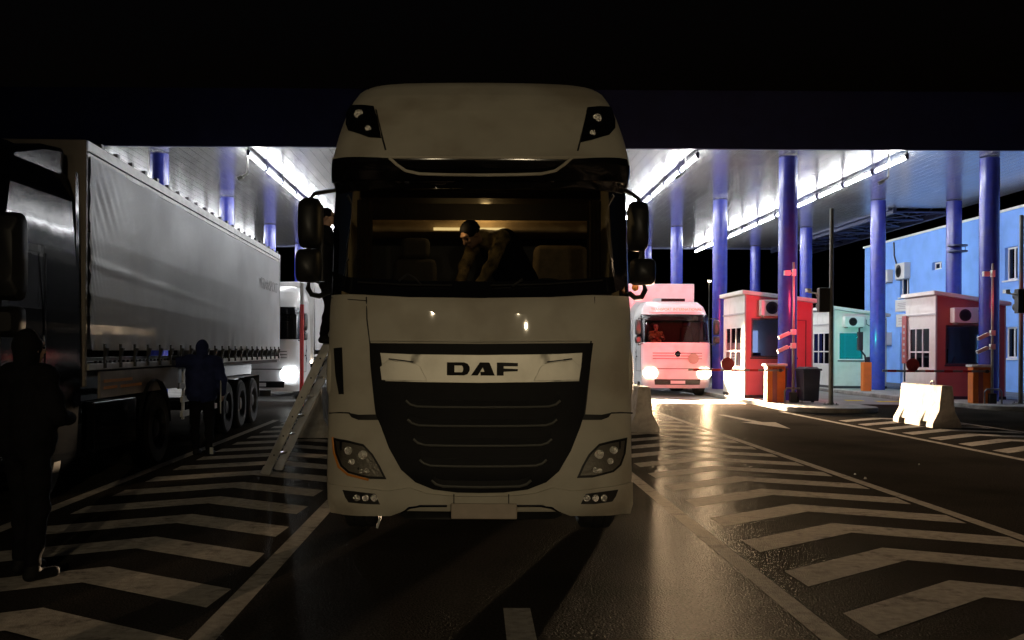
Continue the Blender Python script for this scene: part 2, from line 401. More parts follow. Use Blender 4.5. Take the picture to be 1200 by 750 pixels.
# ------------------------------------------------------------------ CANOPY
ZC = 7.63
can = thing('canopy', 'huge flat canopy with navy fascia and ribbed metal ceiling over the lanes', 'canopy', (0, 29, 0))
m = MB(); x = -26.0; prof = []
while x < 17.2:
    prof += [(x, 0), (x+.285, 0), (x+.287, .012), (x+.298, .012)]; x += .30
prof.append((17.2, 0))
vs = []; ys = [0, 28.2]
for y in ys: vs += [(px, y, ZC+dz) for px, dz in prof]
n = len(prof); m.add(vs, [(k, k+1, n+k+1, n+k) for k in range(n-1)])
m.build('ceiling', 'ceiling', can, merge=False, smooth=False)
m = MB(); x = 17.2; prof = []
while x < 20.0: prof += [(x, 0), (x+.285, 0), (x+.287, .012), (x+.298, .012)]; x += .30
n = len(prof); m.add([(a, 0, ZC+b) for a, b in prof]+[(a, 11.9, ZC+b) for a, b in prof], [(k, k+1, n+k+1, n+k) for k in range(n-1)])
m.build('side_ceiling', 'ceiling', can, merge=False, smooth=False)
m = MB(); m.wall((-26, -.12, ZC-.05), (1, 0, 0), (0, 0, 1), (0, .11, 0), 60, 1.72); m.build('fascia', 'fascia', can)
m = MB(); m.span((-26, 0, ZC+.06), (17.2, 28.2, ZC+1.5)); m.span((17.2, 0, ZC+.06), (20.0, 11.9, ZC+1.5)); m.build('roof', 'fascia', can)
m = MB(); m.span((-26, 28.2, ZC-.06), (17.2, 28.35, ZC+1.5)); m.span((17.2, 12, ZC-.06), (17.32, 28.2, ZC+.06)); m.build('edge_trim', 'steel_dark', can)
# open lattice beyond the ceiling on the right
m = MB()
for xx in (17.5, 19.95): m.span((xx-.07, 12, ZC-.2), (xx+.07, 29, ZC+.02))
for xx in (19.95,): m.span((xx-.05, 12, ZC+.5), (xx+.05, 29, ZC+.6))
for k in range(7):
    y0 = 12.3+k*2.4
    m.cyl((17.5, y0, ZC-.1), (19.95, y0, ZC-.1), .05, n=8)
    m.cyl((17.5, y0, ZC-.1), (19.95, y0+2.4, ZC-.1), .04, n=8); m.cyl((19.95, y0, ZC-.1), (17.5, y0+2.4, ZC-.1), .04, n=8)
    m.cyl((19.95, y0, ZC-.1), (19.95, y0+1.2, ZC+.55), .035, n=8); m.cyl((19.95, y0+1.2, ZC+.55), (19.95, y0+2.4, ZC-.1), .035, n=8)
m.build('roof_lattice', 'steel_dark', can)

# lights under the canopy: three rows of white tubes
def make_light():
    t = thing('ceiling_light', 'x', 'ceiling light')
    m = MB(); m.span((-.035, -1.16, .065), (.035, 1.16, .11)); m.build('housing', 'housing', t)
    m = MB(); m.cyl((0, -1.1, 0), (0, 1.1, 0), .04, n=12)
    m.build('tube', 'tube', t)
    for q in (-1, 1):
        m = MB(); m.span((-.05, q*1.14-.03, -.045), (.05, q*1.14+.03, .125)); m.span((-.015, q*1.14-.02, .12), (.015, q*1.14+.02, .235)); m.build('end_bracket', 'steel_dark', t)
    return t
l0 = make_light(); first = True
rows = [(6.55, 'white tube light in the bright ceiling row above the oncoming white truck', 11),
        (12.75, 'white tube light in the long ceiling row over the lane between the booths', 11),
        (-6.75, 'white tube light in the ceiling row seen left of the cream truck', 11),
        (-12.9, 'white tube light in the ceiling row above the grey trailer, mostly hidden by it', 11),
        (-.1, 'white tube light in the ceiling row above the cream truck, hidden behind its cab', 11)]
for X, lab, n in rows:
    for k in range(n):
        y = 30.2+k*2.56
        o = l0 if first else dup(l0, (0, 0, 0), 0, lab)
        first = False; o['label'] = lab; o['group'] = 'tube lights '+lab.split('light ')[1]
        o.location = (X, y, ZC-.24)

# columns
def make_col():
    t = thing('canopy_column', 'x', 'column', group='blue round columns carrying the canopy')
    m = MB(); m.lathe([(.285, .02), (.285, ZC-.03)], (0, 0, 0), 'Z', 40); m.build('shaft', 'column', t)
    m = MB(); m.lathe([(.42, 0), (.42, .03), (.30, .05)], (0, 0, 0), 'Z', 32)
    for k in range(6):
        a = k*math.pi/3; m.cyl((.36*math.cos(a), .36*math.sin(a), .03), (.36*math.cos(a), .36*math.sin(a), .07), .02, n=6)
    m.build('base_plate', 'steel_dark', t)
    m = MB(); m.lathe([(.30, 2.9), (.30, 2.92)], (0, 0, 0), 'Z', 40); m.lathe([(.288, 5.2), (.292, 5.21), (.288, 5.22)], (0, 0, 0), 'Z', 40); m.build('weld_ring', 'column', t)
    return t
c0 = make_col()
cols = [(9.6, 30.2, 'blue canopy column in front of the red lit booth with a thin pole before it'),
 (15.8, 30.2, 'blue canopy column nearest the right edge of the photo beside the brown booth'),
 (-9.75, 30.2, 'dark blue column rising just behind the top edge of the grey curtain trailer, leftmost one'),
 (9.65, 38.8, 'blue column just right of the oncoming white truck, left of the red lit booth'),
 (15.9, 38.8, 'thick blue column between the teal lit booth and the two white wall signs'),
 (18.9, 38.8, 'blue column close to the blue building, its top at the roof lattice'),
 (-9.85, 38.8, 'blue column above the middle of the grey trailer, between two other columns'),
 (9.7, 47.4, 'slim blue column rising straight above the box of the oncoming white truck'),
 (15.95, 47.4, 'slim blue column just right of the front column at the red lit booth'),
 (-9.95, 47.4, 'short visible blue column above the rear end of the grey trailer'),
 (9.75, 56, 'farthest blue column, half hidden by the right mirror of the cream truck'),
 (15.95, 56, 'farthest thin blue column seen above the roof of the red lit booth'),
 (-10.05, 56, 'farthest blue column on the left, seen beside the left mirror of the cream truck')]
for i, (x, y, lab) in enumerate(cols):
    o = c0 if i == 0 else dup(c0, (0, 0, 0), 0, lab)
    o['label'] = lab; o.location = (x, y, .0 if x > 17 else .0)
# hanging sensor arms at the fascia
def arm(px, X, lab, h, side):
    t = thing('hanging_sensor', lab, 'sensor', (X, 29.4, ZC), group='sensors hanging from the canopy edge')
    m = MB(); m.tube([(0, 0, -.02), (0, 0, -h), (side*.04, 0, -h-.06), (side*.16, 0, -h-.12)], .028); m.build('hanging_tube', 'pole', t)
    m = MB(); m.box((side*.22, 0, -h-.16), (.16, .1, .1), Matrix.Rotation(R(30)*side, 3, 'Y')); m.build('sensor_head', 'pole_dark', t, bevel=.01)
arm(797, 6.25, 'thin hanging pipe with bent foot at the canopy edge, right of the cream truck', .62, -1)
arm(1043, 12.35, 'thin hanging pipe with bent foot at the canopy edge, left of the rightmost columns', .75, -1)
arm(297, -6.85, 'thin hanging pipe at the canopy edge above the grey trailer', .72, -1)

# ------------------------------------------------------------------ BLUE BUILDING (right)
XB = 20.3
bl = thing('blue_building', 'two storey light blue customs building with white framed windows at the right', 'building', (XB, 30, 0))
def yb(px): return XB*F/(px-557)-30
def zb(px, py): return at(px, py, XB*F/(px-557)).z
wins = [(yb(1192), zb(1185, 328), yb(1177), zb(1185, 289)), (yb(1192), zb(1185, 420), yb(1177), zb(1185, 383)),
        (yb(1103), zb(1097, 316), yb(1092), zb(1097, 307)), (yb(1065), zb(1059, 348), yb(1054), zb(1059, 322)),
        (yb(1068), .15, yb(1055), 2.55)]
m = MB(); H = 7.03
m.wall((0, -4, 0), (0, 1, 0), (0, 0, 1), (.3, 0, 0), 25.2, H, [(a+4, b, c+4, d) for a, b, c, d in wins])
m.wall((.3, 21.2, 0), (1, 0, 0), (0, 0, 1), (0, -.3, 0), 12, H)
m.wall((.3, -4, 0), (1, 0, 0), (0, 0, 1), (0, .3, 0), 12, H)
m.build('wall', 'wall_blue', bl)
m = MB(); m.span((-.06, -4.1, H), (12.3, 21.3, H+.09)); m.build('roof', 'wall_white', bl)
m = MB(); m.span((1.2, -3.9, .1), (12, 21, H-.05)); m.build('interior', 'wall_grey', bl)
m = MB(); m.span((-.012, -3.9, 3.74), (-.0, 21.1, 3.78)); m.build('wall_seam', 'wall_blue', bl)
for k, (a, b, c, d) in enumerate(wins):
    f = MB(); w = .07
    nm = 'door' if k == 4 else 'window'
    f.span((.12, a, b), (.19, a+w, d)); f.span((.12, c-w, b), (.19, c, d)); f.span((.12, a+w, d-w), (.19, c-w, d)); f.span((.12, a+w, b), (.19, c-w, b+w))
    mid = a+(c-a)*.45
    f.span((.12, mid-.035, b+w), (.19, mid+.035, d-w))
    if k == 4: f.span((.13, a+w, b+1.0), (.18, c-w, b+1.08))
    fo = f.build(nm, 'frame_white', bl)
    g = MB(); g.span((.15, a+w, b+w), (.16, c-w, d-w)); g.build('pane', 'glass_dark', fo)
    if k in (0, 1, 3):
        g = MB(); g.span((.24, a+.05, b+.1), (.26, a+(c-a)*.5, d-.1)); g.build('blind', 'fabric', fo)
        g = MB(); g.span((-.08, a-.06, b-.06), (.14, c+.06, b-.005)); g.build('sill', 'frame_white', fo)
g = MB()
for a, b in (((-.03, 17.6, 6.95), (-.03, 17.55, 6.3)), ((-.03, 17.55, 6.3), (-.03, 17.3, 5.9)), ((-.03, 17.3, 5.9), (-.03, 17.25, 5.3))): g.cyl(a, b, .035, n=8)
g.build('hanging_cable', 'frame_dark', bl)
g = MB(); g.tube([(-.06, 1.1, .2), (-.06, 1.1, 6.9)], .05); g.build('drain_pipe', 'wall_blue', bl)

def ac_unit(lab, loc, rz, w=.85, h=.6, d=.3):
    t = thing('air_conditioner', lab, 'air conditioner', loc, rz, 'outdoor air conditioner units')
    m = MB(); m.span((-w/2, -d, 0), (w/2, 0, h)); m.build('casing', 'white_plastic', t, bevel=.02)
    m = MB(); r = h*.40; cx = -w*.1
    m.lathe([(r, -d-.012), (r-.02, -d-.02), (r-.03, -d-.004)], (cx, 0, h/2), 'Y', 32)
    for k in range(1, 5): 
        rr = r*k/5; m.lathe([(rr, -d-.016), (rr-.012, -d-.016), (rr-.012, -d-.01), (rr, -d-.01)], (cx, 0, h/2), 'Y', 28)
    for k in range(8):
        a = k*math.pi/4; m.cyl((cx, -d-.012, h/2), (cx+r*math.cos(a), -d-.012, h/2+r*math.sin(a)), .006, n=6)
    m.build('fan_guard', 'frame_dark', t)
    m = MB(); m.lathe([(r-.03, -d-.003), (.001, -d-.003)], (cx, 0, h/2), 'Y', 28); m.build('fan', 'wall_grey', t)
    m = MB(); m.span((-w*.4, -d*.95, -.05), (-w*.4+.04, 0, -.005)); m.span((w*.36, -d*.95, -.05), (w*.36+.04, 0, -.005)); m.build('bracket', 'pole', t)
    return t
p = at(1061, 327, XB*F/(1061-557)); ac_unit('air conditioner on the blue wall above a narrow upper window', (XB-.002, p.y, p.z), R(-90), 1.0, .75)
p = at(1042, 331, XB*F/(1042-557)); ac_unit('air conditioner on the blue wall half hidden behind the thick column, upper one', (XB-.002, p.y, p.z), R(-90))
p = at(1041, 404, XB*F/(1041-557)); ac_unit('air conditioner low on the blue wall just right of the thick column', (XB-.002, p.y, p.z), R(-90))
def wall_sign(px0, px1, py0, py1, lab, lines):
    y0, y1 = XB*F/(px1-557), XB*F/(px0-557); z1 = at((px0+px1)/2, py0, (y0+y1)/2).z; z0 = at((px0+px1)/2, py1, (y0+y1)/2).z
    t = thing('wall_sign', lab, 'sign', (XB, (y0+y1)/2, z0), 0, 'white signs on the blue building'); w = y1-y0; h = z1-z0
    m = MB(); m.span((-.05, -w/2, 0), (-.004, w/2, h)); m.build('board', 'white_plastic', t, bevel=.005)
    for (a, b, zz, th) in lines:
        m = MB(); m.span((-.056, -w/2+w*(1-b), h*zz), (-.0515, -w/2+w*(1-a), h*(zz+th))); m.build('faded_lettering', M['faded'], t)
wall_sign(1050, 1065.5, 351, 365, 'upper white sign on the blue wall above the door, faint lettering', [(.2, .8, .66, .05), (.2, .88, .52, .05), (.3, .78, .38, .05), (.15, .85, .22, .05)])
wall_sign(1051, 1066, 368, 383, 'lower white sign on the blue wall above the door, faint lettering', [(.2, .6, .62, .06), (.2, .55, .42, .06), (.72, .8, .3, .4), (.2, .7, .2, .05)])
# ring bracket between two columns
t = thing('ring_bracket', 'dark double ring bracket fixed between the two rightmost columns', 'bracket', (18.2, 38.4, 5.55))
m = MB(); m.lathe([(.33, 0), (.36, 0), (.36, .05), (.33, .05), (.33, 0)], (.6, -.1, 0), 'Z', 28); m.lathe([(.33, .22), (.36, .22), (.36, .27), (.33, .27), (.33, .22)], (.6, -.1, 0), 'Z', 28)
m.cyl((.9, -.1, .03), (.9, -.1, .25), .015, n=6); m.cyl((.3, -.1, .03), (.3, -.1, .25), .015, n=6); m.build('ring', 'steel_dark', t)

# ------------------------------------------------------------------ BOOTHS
def booth(lab, X, Y, w, l, h0, h1, front_mat, side_mat, win_inner, fhole, kind):
    t = thing('booth', lab, 'booth', (X, Y, .14), 0, 'small control booths on the kerb islands')
    th = .07; G = .0
    side = (.35, .95, l-.35, 2.3)
    mf = MB(); mf.wall((0, 0, 0), (1, 0, 0), (0, 0, 1), (0, th, 0), w, h1, [fhole])
    # sloped head of the front
    mf.prism([(0, h1), (w, h1), (w, h1+.02), (0, h0)], 0, th, lambda u, v, q: (u, q, v)); mf.build('front_wall', front_mat, t)
    ms = MB(); ms.wall((0, th, 0), (0, 1, 0), (0, 0, 1), (th, 0, 0), l-th, h0-.02, [(side[0], side[1], side[2], side[3])]); ms.build('side_wall', side_mat, t)
    ms = MB(); ms.wall((w-th, th, 0), (0, 1, 0), (0, 0, 1), (th-.002, 0, 0), l-th, h1, [(.5, .95, l-.5, 2.1)]); ms.wall((th, l-th, 0), (1, 0, 0), (0, 0, 1), (0, th, 0), w-2*th, h1); ms.build('rear_wall', side_mat, t)
    mr = MB(); mr.prism([(-.12, h0+.0), (w+.12, h1-.0), (w+.12, h1+.12), (-.12, h0+.12)], -.12, l+.12, lambda u, v, q: (u, q, v+.025)); mr.build('roof', side_mat, t, bevel=.01)
    mr = MB(); mr.span((-.03, -.03, h0-.62), (0-.002, l, h0-.57)); mr.build('trim', 'wall_grey', t)
    # side window with frame bars
    f = MB(); a, b, c, d = side; a += th; c += th; ww = .05
    for y0 in (a, a+(c-a)*.34, a+(c-a)*.67, c-ww): f.span((.0, y0, b), (.05, y0+ww, d))
    for z0 in (b, b+.52, d-ww): f.span((.005, a+ww, z0), (.045, c-ww, z0+ww))
    fo = f.build('window', 'frame_white', t); g = MB(); g.span((.02, a+ww, b+ww), (.03, c-ww, d-ww)); g.build('pane', 'glass_dark', fo)
    f = MB(); a, b, c, d = fhole
    f.span((a, .01, b), (a+ww, .055, d)); f.span((c-ww, .01, b), (c, .055, d)); f.span((a+ww, .01, b), (c-ww, .055, b+ww)); f.span((a+ww, .01, d-ww), (c-ww, .055, d))
    fo = f.build('window', 'frame_dark' if kind != 'teal' else 'frame_white', t)
    g = MB(); g.span((a+ww, .03, b+ww), (c-ww, .036, d-ww)); g.build('pane', 'glass', fo)
    if kind == 'teal':
        g = MB(); g.span((a+ww, .16, b+ww), (c-ww, .17, d-ww)); g.build('lit_blind', 'teal_lit', fo)
    g = MB(); g.span((-.012, -.012, .0), (.035, .035, h0-.03)); g.build('corner_trim', 'wall_grey', t)
    g = MB(); g.span((w-.035, -.012, 0), (w+.01, .035, h1-.03)); g.build('corner_trim', 'wall_grey', t)
    g = MB(); g.span((-.02, -.02, 0), (w+.02, l, .10)); g.build('plinth', 'frame_dark', t)
    g = MB(); g.tube([(w*.62, -.02, h1-.1), (w*.62, -.02, 2.62), (w*.72, -.02, 2.50), (w*.9, -.02, 2.48), (w*.9, -.02, .12)], .014, 8); g.build('cable', 'frame_dark', t)
    g = MB(); g.span((a-.03, -.03, b-.05), (c+.03, .008, b-.005)); g.build('sill', 'frame_dark', t)
    # interior desk and back panel
    g = MB(); g.span((th+.02, .15, .85), (w-th-.02, .65, .9)); g.build('desk', 'dash', t)
    if kind == 'red':
        g = MB(); g.span((.75, l-.3, .95), (1.1, l-.28, 2.2)); g.build('lit_doorway', 'screen_lit', t)
        g = MB(); g.span((.3, .4, 1.1), (.62, .44, 1.45)); g.span((.42, .4, .9), (.5, .44, 1.1)); g.build('monitor', 'frame_dark', t)
    if kind == 'brown':
        g = MB(); g.span((.2, .12, 1.75), (.5, .125, 2.1)); g.build('paper_notice', 'white_plastic', t)
        g = MB(); g.box((.75, .3, 1.05), (.5, .2, .03), Matrix.Rotation(R(-18), 3, 'Y')); g.box((.7, .3, 1.2), (.05, .1, .3), Matrix.Rotation(R(20), 3, 'Y')); g.build('papers', 'white_plastic', t)
        g = MB(); g.span((.9, l-.3, 1.0), (1.3, l-.28, 1.6)); g.build('screen', 'frame_dark', t)
    return t
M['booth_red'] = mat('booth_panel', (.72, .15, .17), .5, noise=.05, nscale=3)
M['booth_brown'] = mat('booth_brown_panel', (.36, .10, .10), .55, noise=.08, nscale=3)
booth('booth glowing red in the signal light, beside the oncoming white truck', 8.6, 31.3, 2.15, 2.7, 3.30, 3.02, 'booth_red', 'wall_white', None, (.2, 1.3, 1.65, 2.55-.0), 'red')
booth('white booth with a teal lit window behind the tall grey pole', 14.6, 40.0, 2.15, 2.7, 3.22, 2.9, 'wall_white', 'wall_white', None, (.2, 1.15, 1.25, 2.3), 'teal')
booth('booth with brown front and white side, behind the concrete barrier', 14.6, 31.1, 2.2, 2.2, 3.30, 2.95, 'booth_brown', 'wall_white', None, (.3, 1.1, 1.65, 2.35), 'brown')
ac_unit('air conditioner glowing red on the front of the red lit booth', (9.45, 31.29, 2.62+.14), 0, .85, .5)
ac_unit('air conditioner on the front of the white teal lit booth', (15.35, 39.99, 2.5+.14), 0, .8, .42)
ac_unit('air conditioner under the roof of the brown fronted booth', (15.45, 31.09, 2.42+.14), 0, .85, .48)
# small lettering banner beside the brown booth
t = thing('wall_banner', 'narrow dark red vertical banner on the side of the brown fronted booth', 'banner', (14.55, 33.1, 1.2))
m = MB(); m.span((-.03, -.02, .05), (-.005, .32, 1.65)); m.build('cloth', 'booth_brown', t)
for k in range(6):
    m = MB(); m.span((-.036, .08, .25+k*.2), (-.031, .22, .33+k*.2)); m.build('faded_lettering', 'wall_grey', t)

# ------------------------------------------------------------------ STREET FURNITURE on the right
def jersey(lab, X, Y, g='concrete barriers standing on the hatched islands', L=2.0):
    t = thing('concrete_barrier', lab, 'barrier', (X, Y, 0), 0, g)
    prof = [(-.31, 0), (-.31, .08), (-.29, .13), (-.17, .36), (-.12, .88), (-.10, .91), (.10, .91), (.12, .88), (.17, .36), (.29, .13), (.31, .08), (.31, 0)]
    m = MB(); ys = [0, .3, .3, .62, .62, L-.62, L-.62, L-.3, L-.3, L]
    # body with two lifting notches cut into the foot
    secs = [(0, .30, 0), (.30, .62, 1), (.62, L-.62, 0), (L-.62, L-.30, 1), (L-.30, L, 0)]
    pn = [(-.27, .12), (-.17, .36), (-.12, .88), (-.10, .91), (.10, .91), (.12, .88), (.17, .36), (.27, .12)]
    for a, b, notch in secs:
        m.prism(prof if not notch else [(-.2, .12)]+[(max(-.31, x), max(z, .12)) for x, z in pn[0:]][1:-1]+[(.2, .12)] if False else (pn if notch else prof), a, b, lambda u, v, q: (u, q, v))
    o = m.build('body', 'concrete', t, smooth=False)
    m = MB(); m.tube([(0, .6, .9), (0, .62, .99), (0, .75, .99), (0, .77, .9)], .012, 8); m.build('lifting_loop', 'pole_dark', t)
jersey('concrete barrier with its long side brightly lit, before the brown fronted booth', 10.15, 21.1)
jersey('dark concrete barrier close to the right side of the cream truck', 3.38, 19.6)
jersey('dark concrete barrier behind the ladder, left of the cream truck', -2.95, 18.0)

def pole(lab, X, Y, h, r, m_='pole_dark', z=.14):
    t = thing('pole', lab, 'pole', (X, Y, z))
    m = MB(); m.cyl((0, 0, 0), (0, 0, h), r, r*.85, 14); m.build('shaft', m_, t)
    m = MB(); m.span((-.16, -.16, 0), (.16, .16, .02)); 
    for k in range(4): m.cyl((.12*(-1)**k, .12*(1 if k < 2 else -1), .02), (.12*(-1)**k, .12*(1 if k < 2 else -1), .06), .015, n=6)
    m.build('base_plate', m_, t); return t
pole('tall plain grey pole on the tip of the kerb island by the bins', 9.97, 27.5, 5.5, .065)
pole('tall thin grey pole at the very right edge of the photo before the blue building', 15.9, 28.6, 5.5, .065)
t = thing('red_striped_post', 'thin red and white post between the white cab on the left and the cream truck', 'post', (-4.95, 28, 0.0))
m = MB(); m.cyl((0, 0, 0), (0, 0, 2.9), .06, n=12); m.build('lower_shaft', 'red_paint', t)  # post's own red paint, white above
m = MB(); m.cyl((0, 0, 2.9), (0, 0, 4.3), .06, n=12); m.build('upper_shaft', 'white_plastic', t)

def signal(lab, X, Y, z):
    t = thing('traffic_signal', lab, 'traffic light', (X, Y, z), 0, 'signal boxes shining red towards the booths')
    m = MB(); m.span((-.15, -.12, -.34), (.15, .1, .34)); m.build('housing', 'plastic', t, bevel=.02)
    for k in (0, 1):
        zz = .16-.32*k
        m = MB(); m.lathe([(.12, .1), (.12, .26), (.11, .26), (.11, .1)], (0, 0, zz), 'Y', 24); m.build('hood', 'plastic', t)
        m = MB(); m.lathe([(.105, .11), (.001, .13)], (0, 0, zz), 'Y', 24); m.build('lens', 'red_lit' if k == 0 else 'gloss_black', t)
    m = MB(); m.cyl((-.15, 0, .18), (-.42, 0, .22), .02, n=8); m.box((-.42, 0, .27), (.12, .18, .1)); m.build('side_camera', 'white_plastic', t)
    return t
signal('black signal box on the tall plain pole, its back towards the photographer', 9.76, 27.55, 3.08)
signal('black signal box cut by the right edge of the photo before the blue wall', 15.35, 27.6, 3.08)
t = thing('signal_arm', 'thin arm holding the black signal box at the right edge', 'arm', (15.35, 27.5, 3.0)); m = MB(); m.cyl((.16, 0, 0), (.52, 1.05, 0), .025, n=8); m.build('tube', 'pole_dark', t)
lamp('signal_and_added_light', 'SPOT', (9.80, 27.95, 3.2), 270, (1, .05, .10), (-.02, 1, -.12), .08, 150, .4)
lamp('signal_and_added_light', 'SPOT', (15.3, 28.0, 3.2), 14, (1, .05, .10), (-.05, 1, -.1), .08, 150, .4)
lamp('signal_and_added_light', 'SPOT', (6.9, 27.9, 3.0), 3400, (1, .025, .05), (.03, 1, -.08), .1, 42, .9)  # added red spot without a signal box, reddens the oncoming cab

def reader_post(lab, X, Y):
    t = thing('sensor_post', lab, 'post', (X, Y, .14), 0, 'thin posts with card readers in front of the columns')
    m = MB(); m.cyl((0, 0, 0), (0, 0, 4.1), .045, .03, 12); m.build('shaft', 'pole', t)
    m = MB(); m.tube([(-.28, -.12, 0), (-.28, -.12, .34), (-.22, -.12, .42), (.16, -.12, .42), (.22, -.12, .34), (.22, -.12, 0)], .028); m.build('guard_hoop', 'pole', t)
    for zz, l in ((2.02, .34), (1.62, .40)):
        m = MB(); m.cyl((0, 0, zz+.04), (-l*.5, -.04, zz), .022, n=8); m.box((-l*.5-.12, -.04, zz-.06), (.34, .10, .10), Matrix.Rotation(R(-25), 3, 'Y')); m.box((.0, 0, zz+.04), (.14, .12, .16)); m.build('camera', 'white_plastic', t, bevel=.01)
    m = MB(); m.span((-.28, -.06, 3.72), (-.10, .06, 3.86)); m.span((-.10, -.02, 3.77), (.06, .02, 3.80)); m.span((-.04, -.06, 3.70), (.05, .06, 3.90)); m.build('upper_sensor', 'white_plastic', t, bevel=.01)
    m = MB(); m.span((-.10, -.08, 0), (.10, .08, .30)); m.build('junction_box', 'frame_dark', t, bevel=.01)
reader_post('thin post with cameras, lit red, in front of the column at the red booth', 9.3, 28.7)
reader_post('thin post with cameras in front of the column by the brown fronted booth', 15.12, 28.7)

def gate(lab, X, Y, boom=2.9, disc=1.5):
    t = thing('barrier_gate', lab, 'barrier gate', (X, Y, .14), 0, 'red barrier gates with horizontal booms')
    m = MB(); m.span((-.27, -.16, 0), (.27, .16, 1.06)); m.build('cabinet', 'orange_paint', t, bevel=.02)
    m = MB(); m.span((-.11, -.175, .0), (.02, -.162, 1.0)); m.build('cabinet_strip', 'booth_brown', t)
    m = MB(); m.span((-.32, -.2, 1.06), (.32, .2, 1.13)); m.build('lid', 'white_plastic', t, bevel=.015)
    m = MB(); m.span((-boom, -.235, .91), (.2, -.195, .97)); b = m.build('boom', 'pole', t, bevel=.008)
    m = MB(); x = -boom+.15
    while x < -.3: m.span((x, -.238, .907), (x+.25, -.192, .973)); x += .55
    m.build('red_stripe', 'red_paint', b)
    m = MB(); m.cyl((-disc, -.262, 1.12), (-disc, -.246, 1.12), .19, n=32); m.build('stop_disc', 'red_dull', t)
    m = MB(); m.cyl((.1, -.16, .94), (.1, -.27, .94), .05, n=12); m.build('pivot', 'frame_dark', t)
gate('red barrier gate whose boom ends beside the oncoming white truck', 8.82, 28.9, 2.6, 1.45)
gate('red barrier gate at the brown fronted booth with a red disc on its boom', 14.85, 28.9, 2.95, 2.08)
# orange kiosk by teal booth
t = thing('ticket_post', 'slim orange ticket post with a black arm beside the teal lit booth', 'ticket post', (14.9, 37.4, .14))
m = MB(); m.span((-.16, -.14, 0), (.16, .14, 1.1)); m.build('cabinet', 'orange_paint', t, bevel=.02)
m = MB(); m.tube([(-.02, 0, 1.1), (-.05, 0, 1.35), (-.25, 0, 1.6), (-.27, 0, 2.4)], .035, 8); m.span((-.34, -.1, 1.55), (-.16, .05, 2.25)); m.build('arm', 'frame_dark', t)
m = MB(); m.span((.0, -.08, 1.1), (.12, .08, 1.3)); m.build('card_reader', 'frame_dark', t)
m = MB(); m.lathe([(.09, .055), (.001, .07)], (-.25, 0, 2.05), 'Y', 20); m.build('green_lens', 'green_lit', t)
lamp('green_signal_light', 'SPOT', (14.65, 37.55, 2.19), 75, (.05, 1, .75), (.28, 1, -.1), .06, 150, .4)

def bin_(lab, X, Y, rz=0):
    t = thing('wheelie_bin', lab, 'bin', (X, Y, .14), rz, 'dark wheelie bins on the kerb island')
    m = MB(); m.box((0, 0, .50), (.44, .5, .88)); 
    for v in m.v:
        if v.z > .5: v.x *= 1.18; v.y *= 1.15
    m.build('tub', 'bin', t, bevel=.02)
    m = MB(); m.span((-.29, -.32, .94), (.29, .30, 1.0)); m.box((0, .02, 1.02), (.5, .5, .05), top=(.8, .8)); m.build('lid', 'bin', t, bevel=.012)
    for s in (-1, 1):
        m = MB(); m.cyl((s*.20, .22, .09), (s*.26, .22, .09), .09, n=16); m.build('wheel', 'tyre', t)
bin_('dark wheelie bin next to the tall plain pole', 9.65+.05, 28.6, R(4)); bin_('dark wheelie bin behind the thin red lit post, left of the other bin', 9.0+.02, 29.4, R(-3))

# tiny far lamp
t = thing('street_lamp', 'tiny lit street lamp in the far dark beside the white truck box', 'street lamp', at(831, 329, 70)[:2]+(0,) if False else (at(831, 329, 70).x, 70, 0))
zz = at(831, 329, 70).z
m = MB(); m.cyl((0, 0, 0), (0, 0, zz), .07, .04, 10); m.build('post', 'pole_dark', t)
m = MB(); m.span((-.12, -.3, zz), (.12, .1, zz+.1)); m.build('lamp_head', 'pole_dark', t)
m = MB(); m.ell((0, -.1, zz-.02), (.13, .13, .08)); m.build('lens', 'small_lit', t)

# ------------------------------------------------------------------ TRUCKS
def lerp(tab, z):
    if z <= tab[0][0]: return tab[0][1]
    for (a, va), (b, vb) in zip(tab, tab[1:]):
        if z <= b: 
            t = (z-a)/(b-a); return va+(vb-va)*t
    return tab[-1][1]

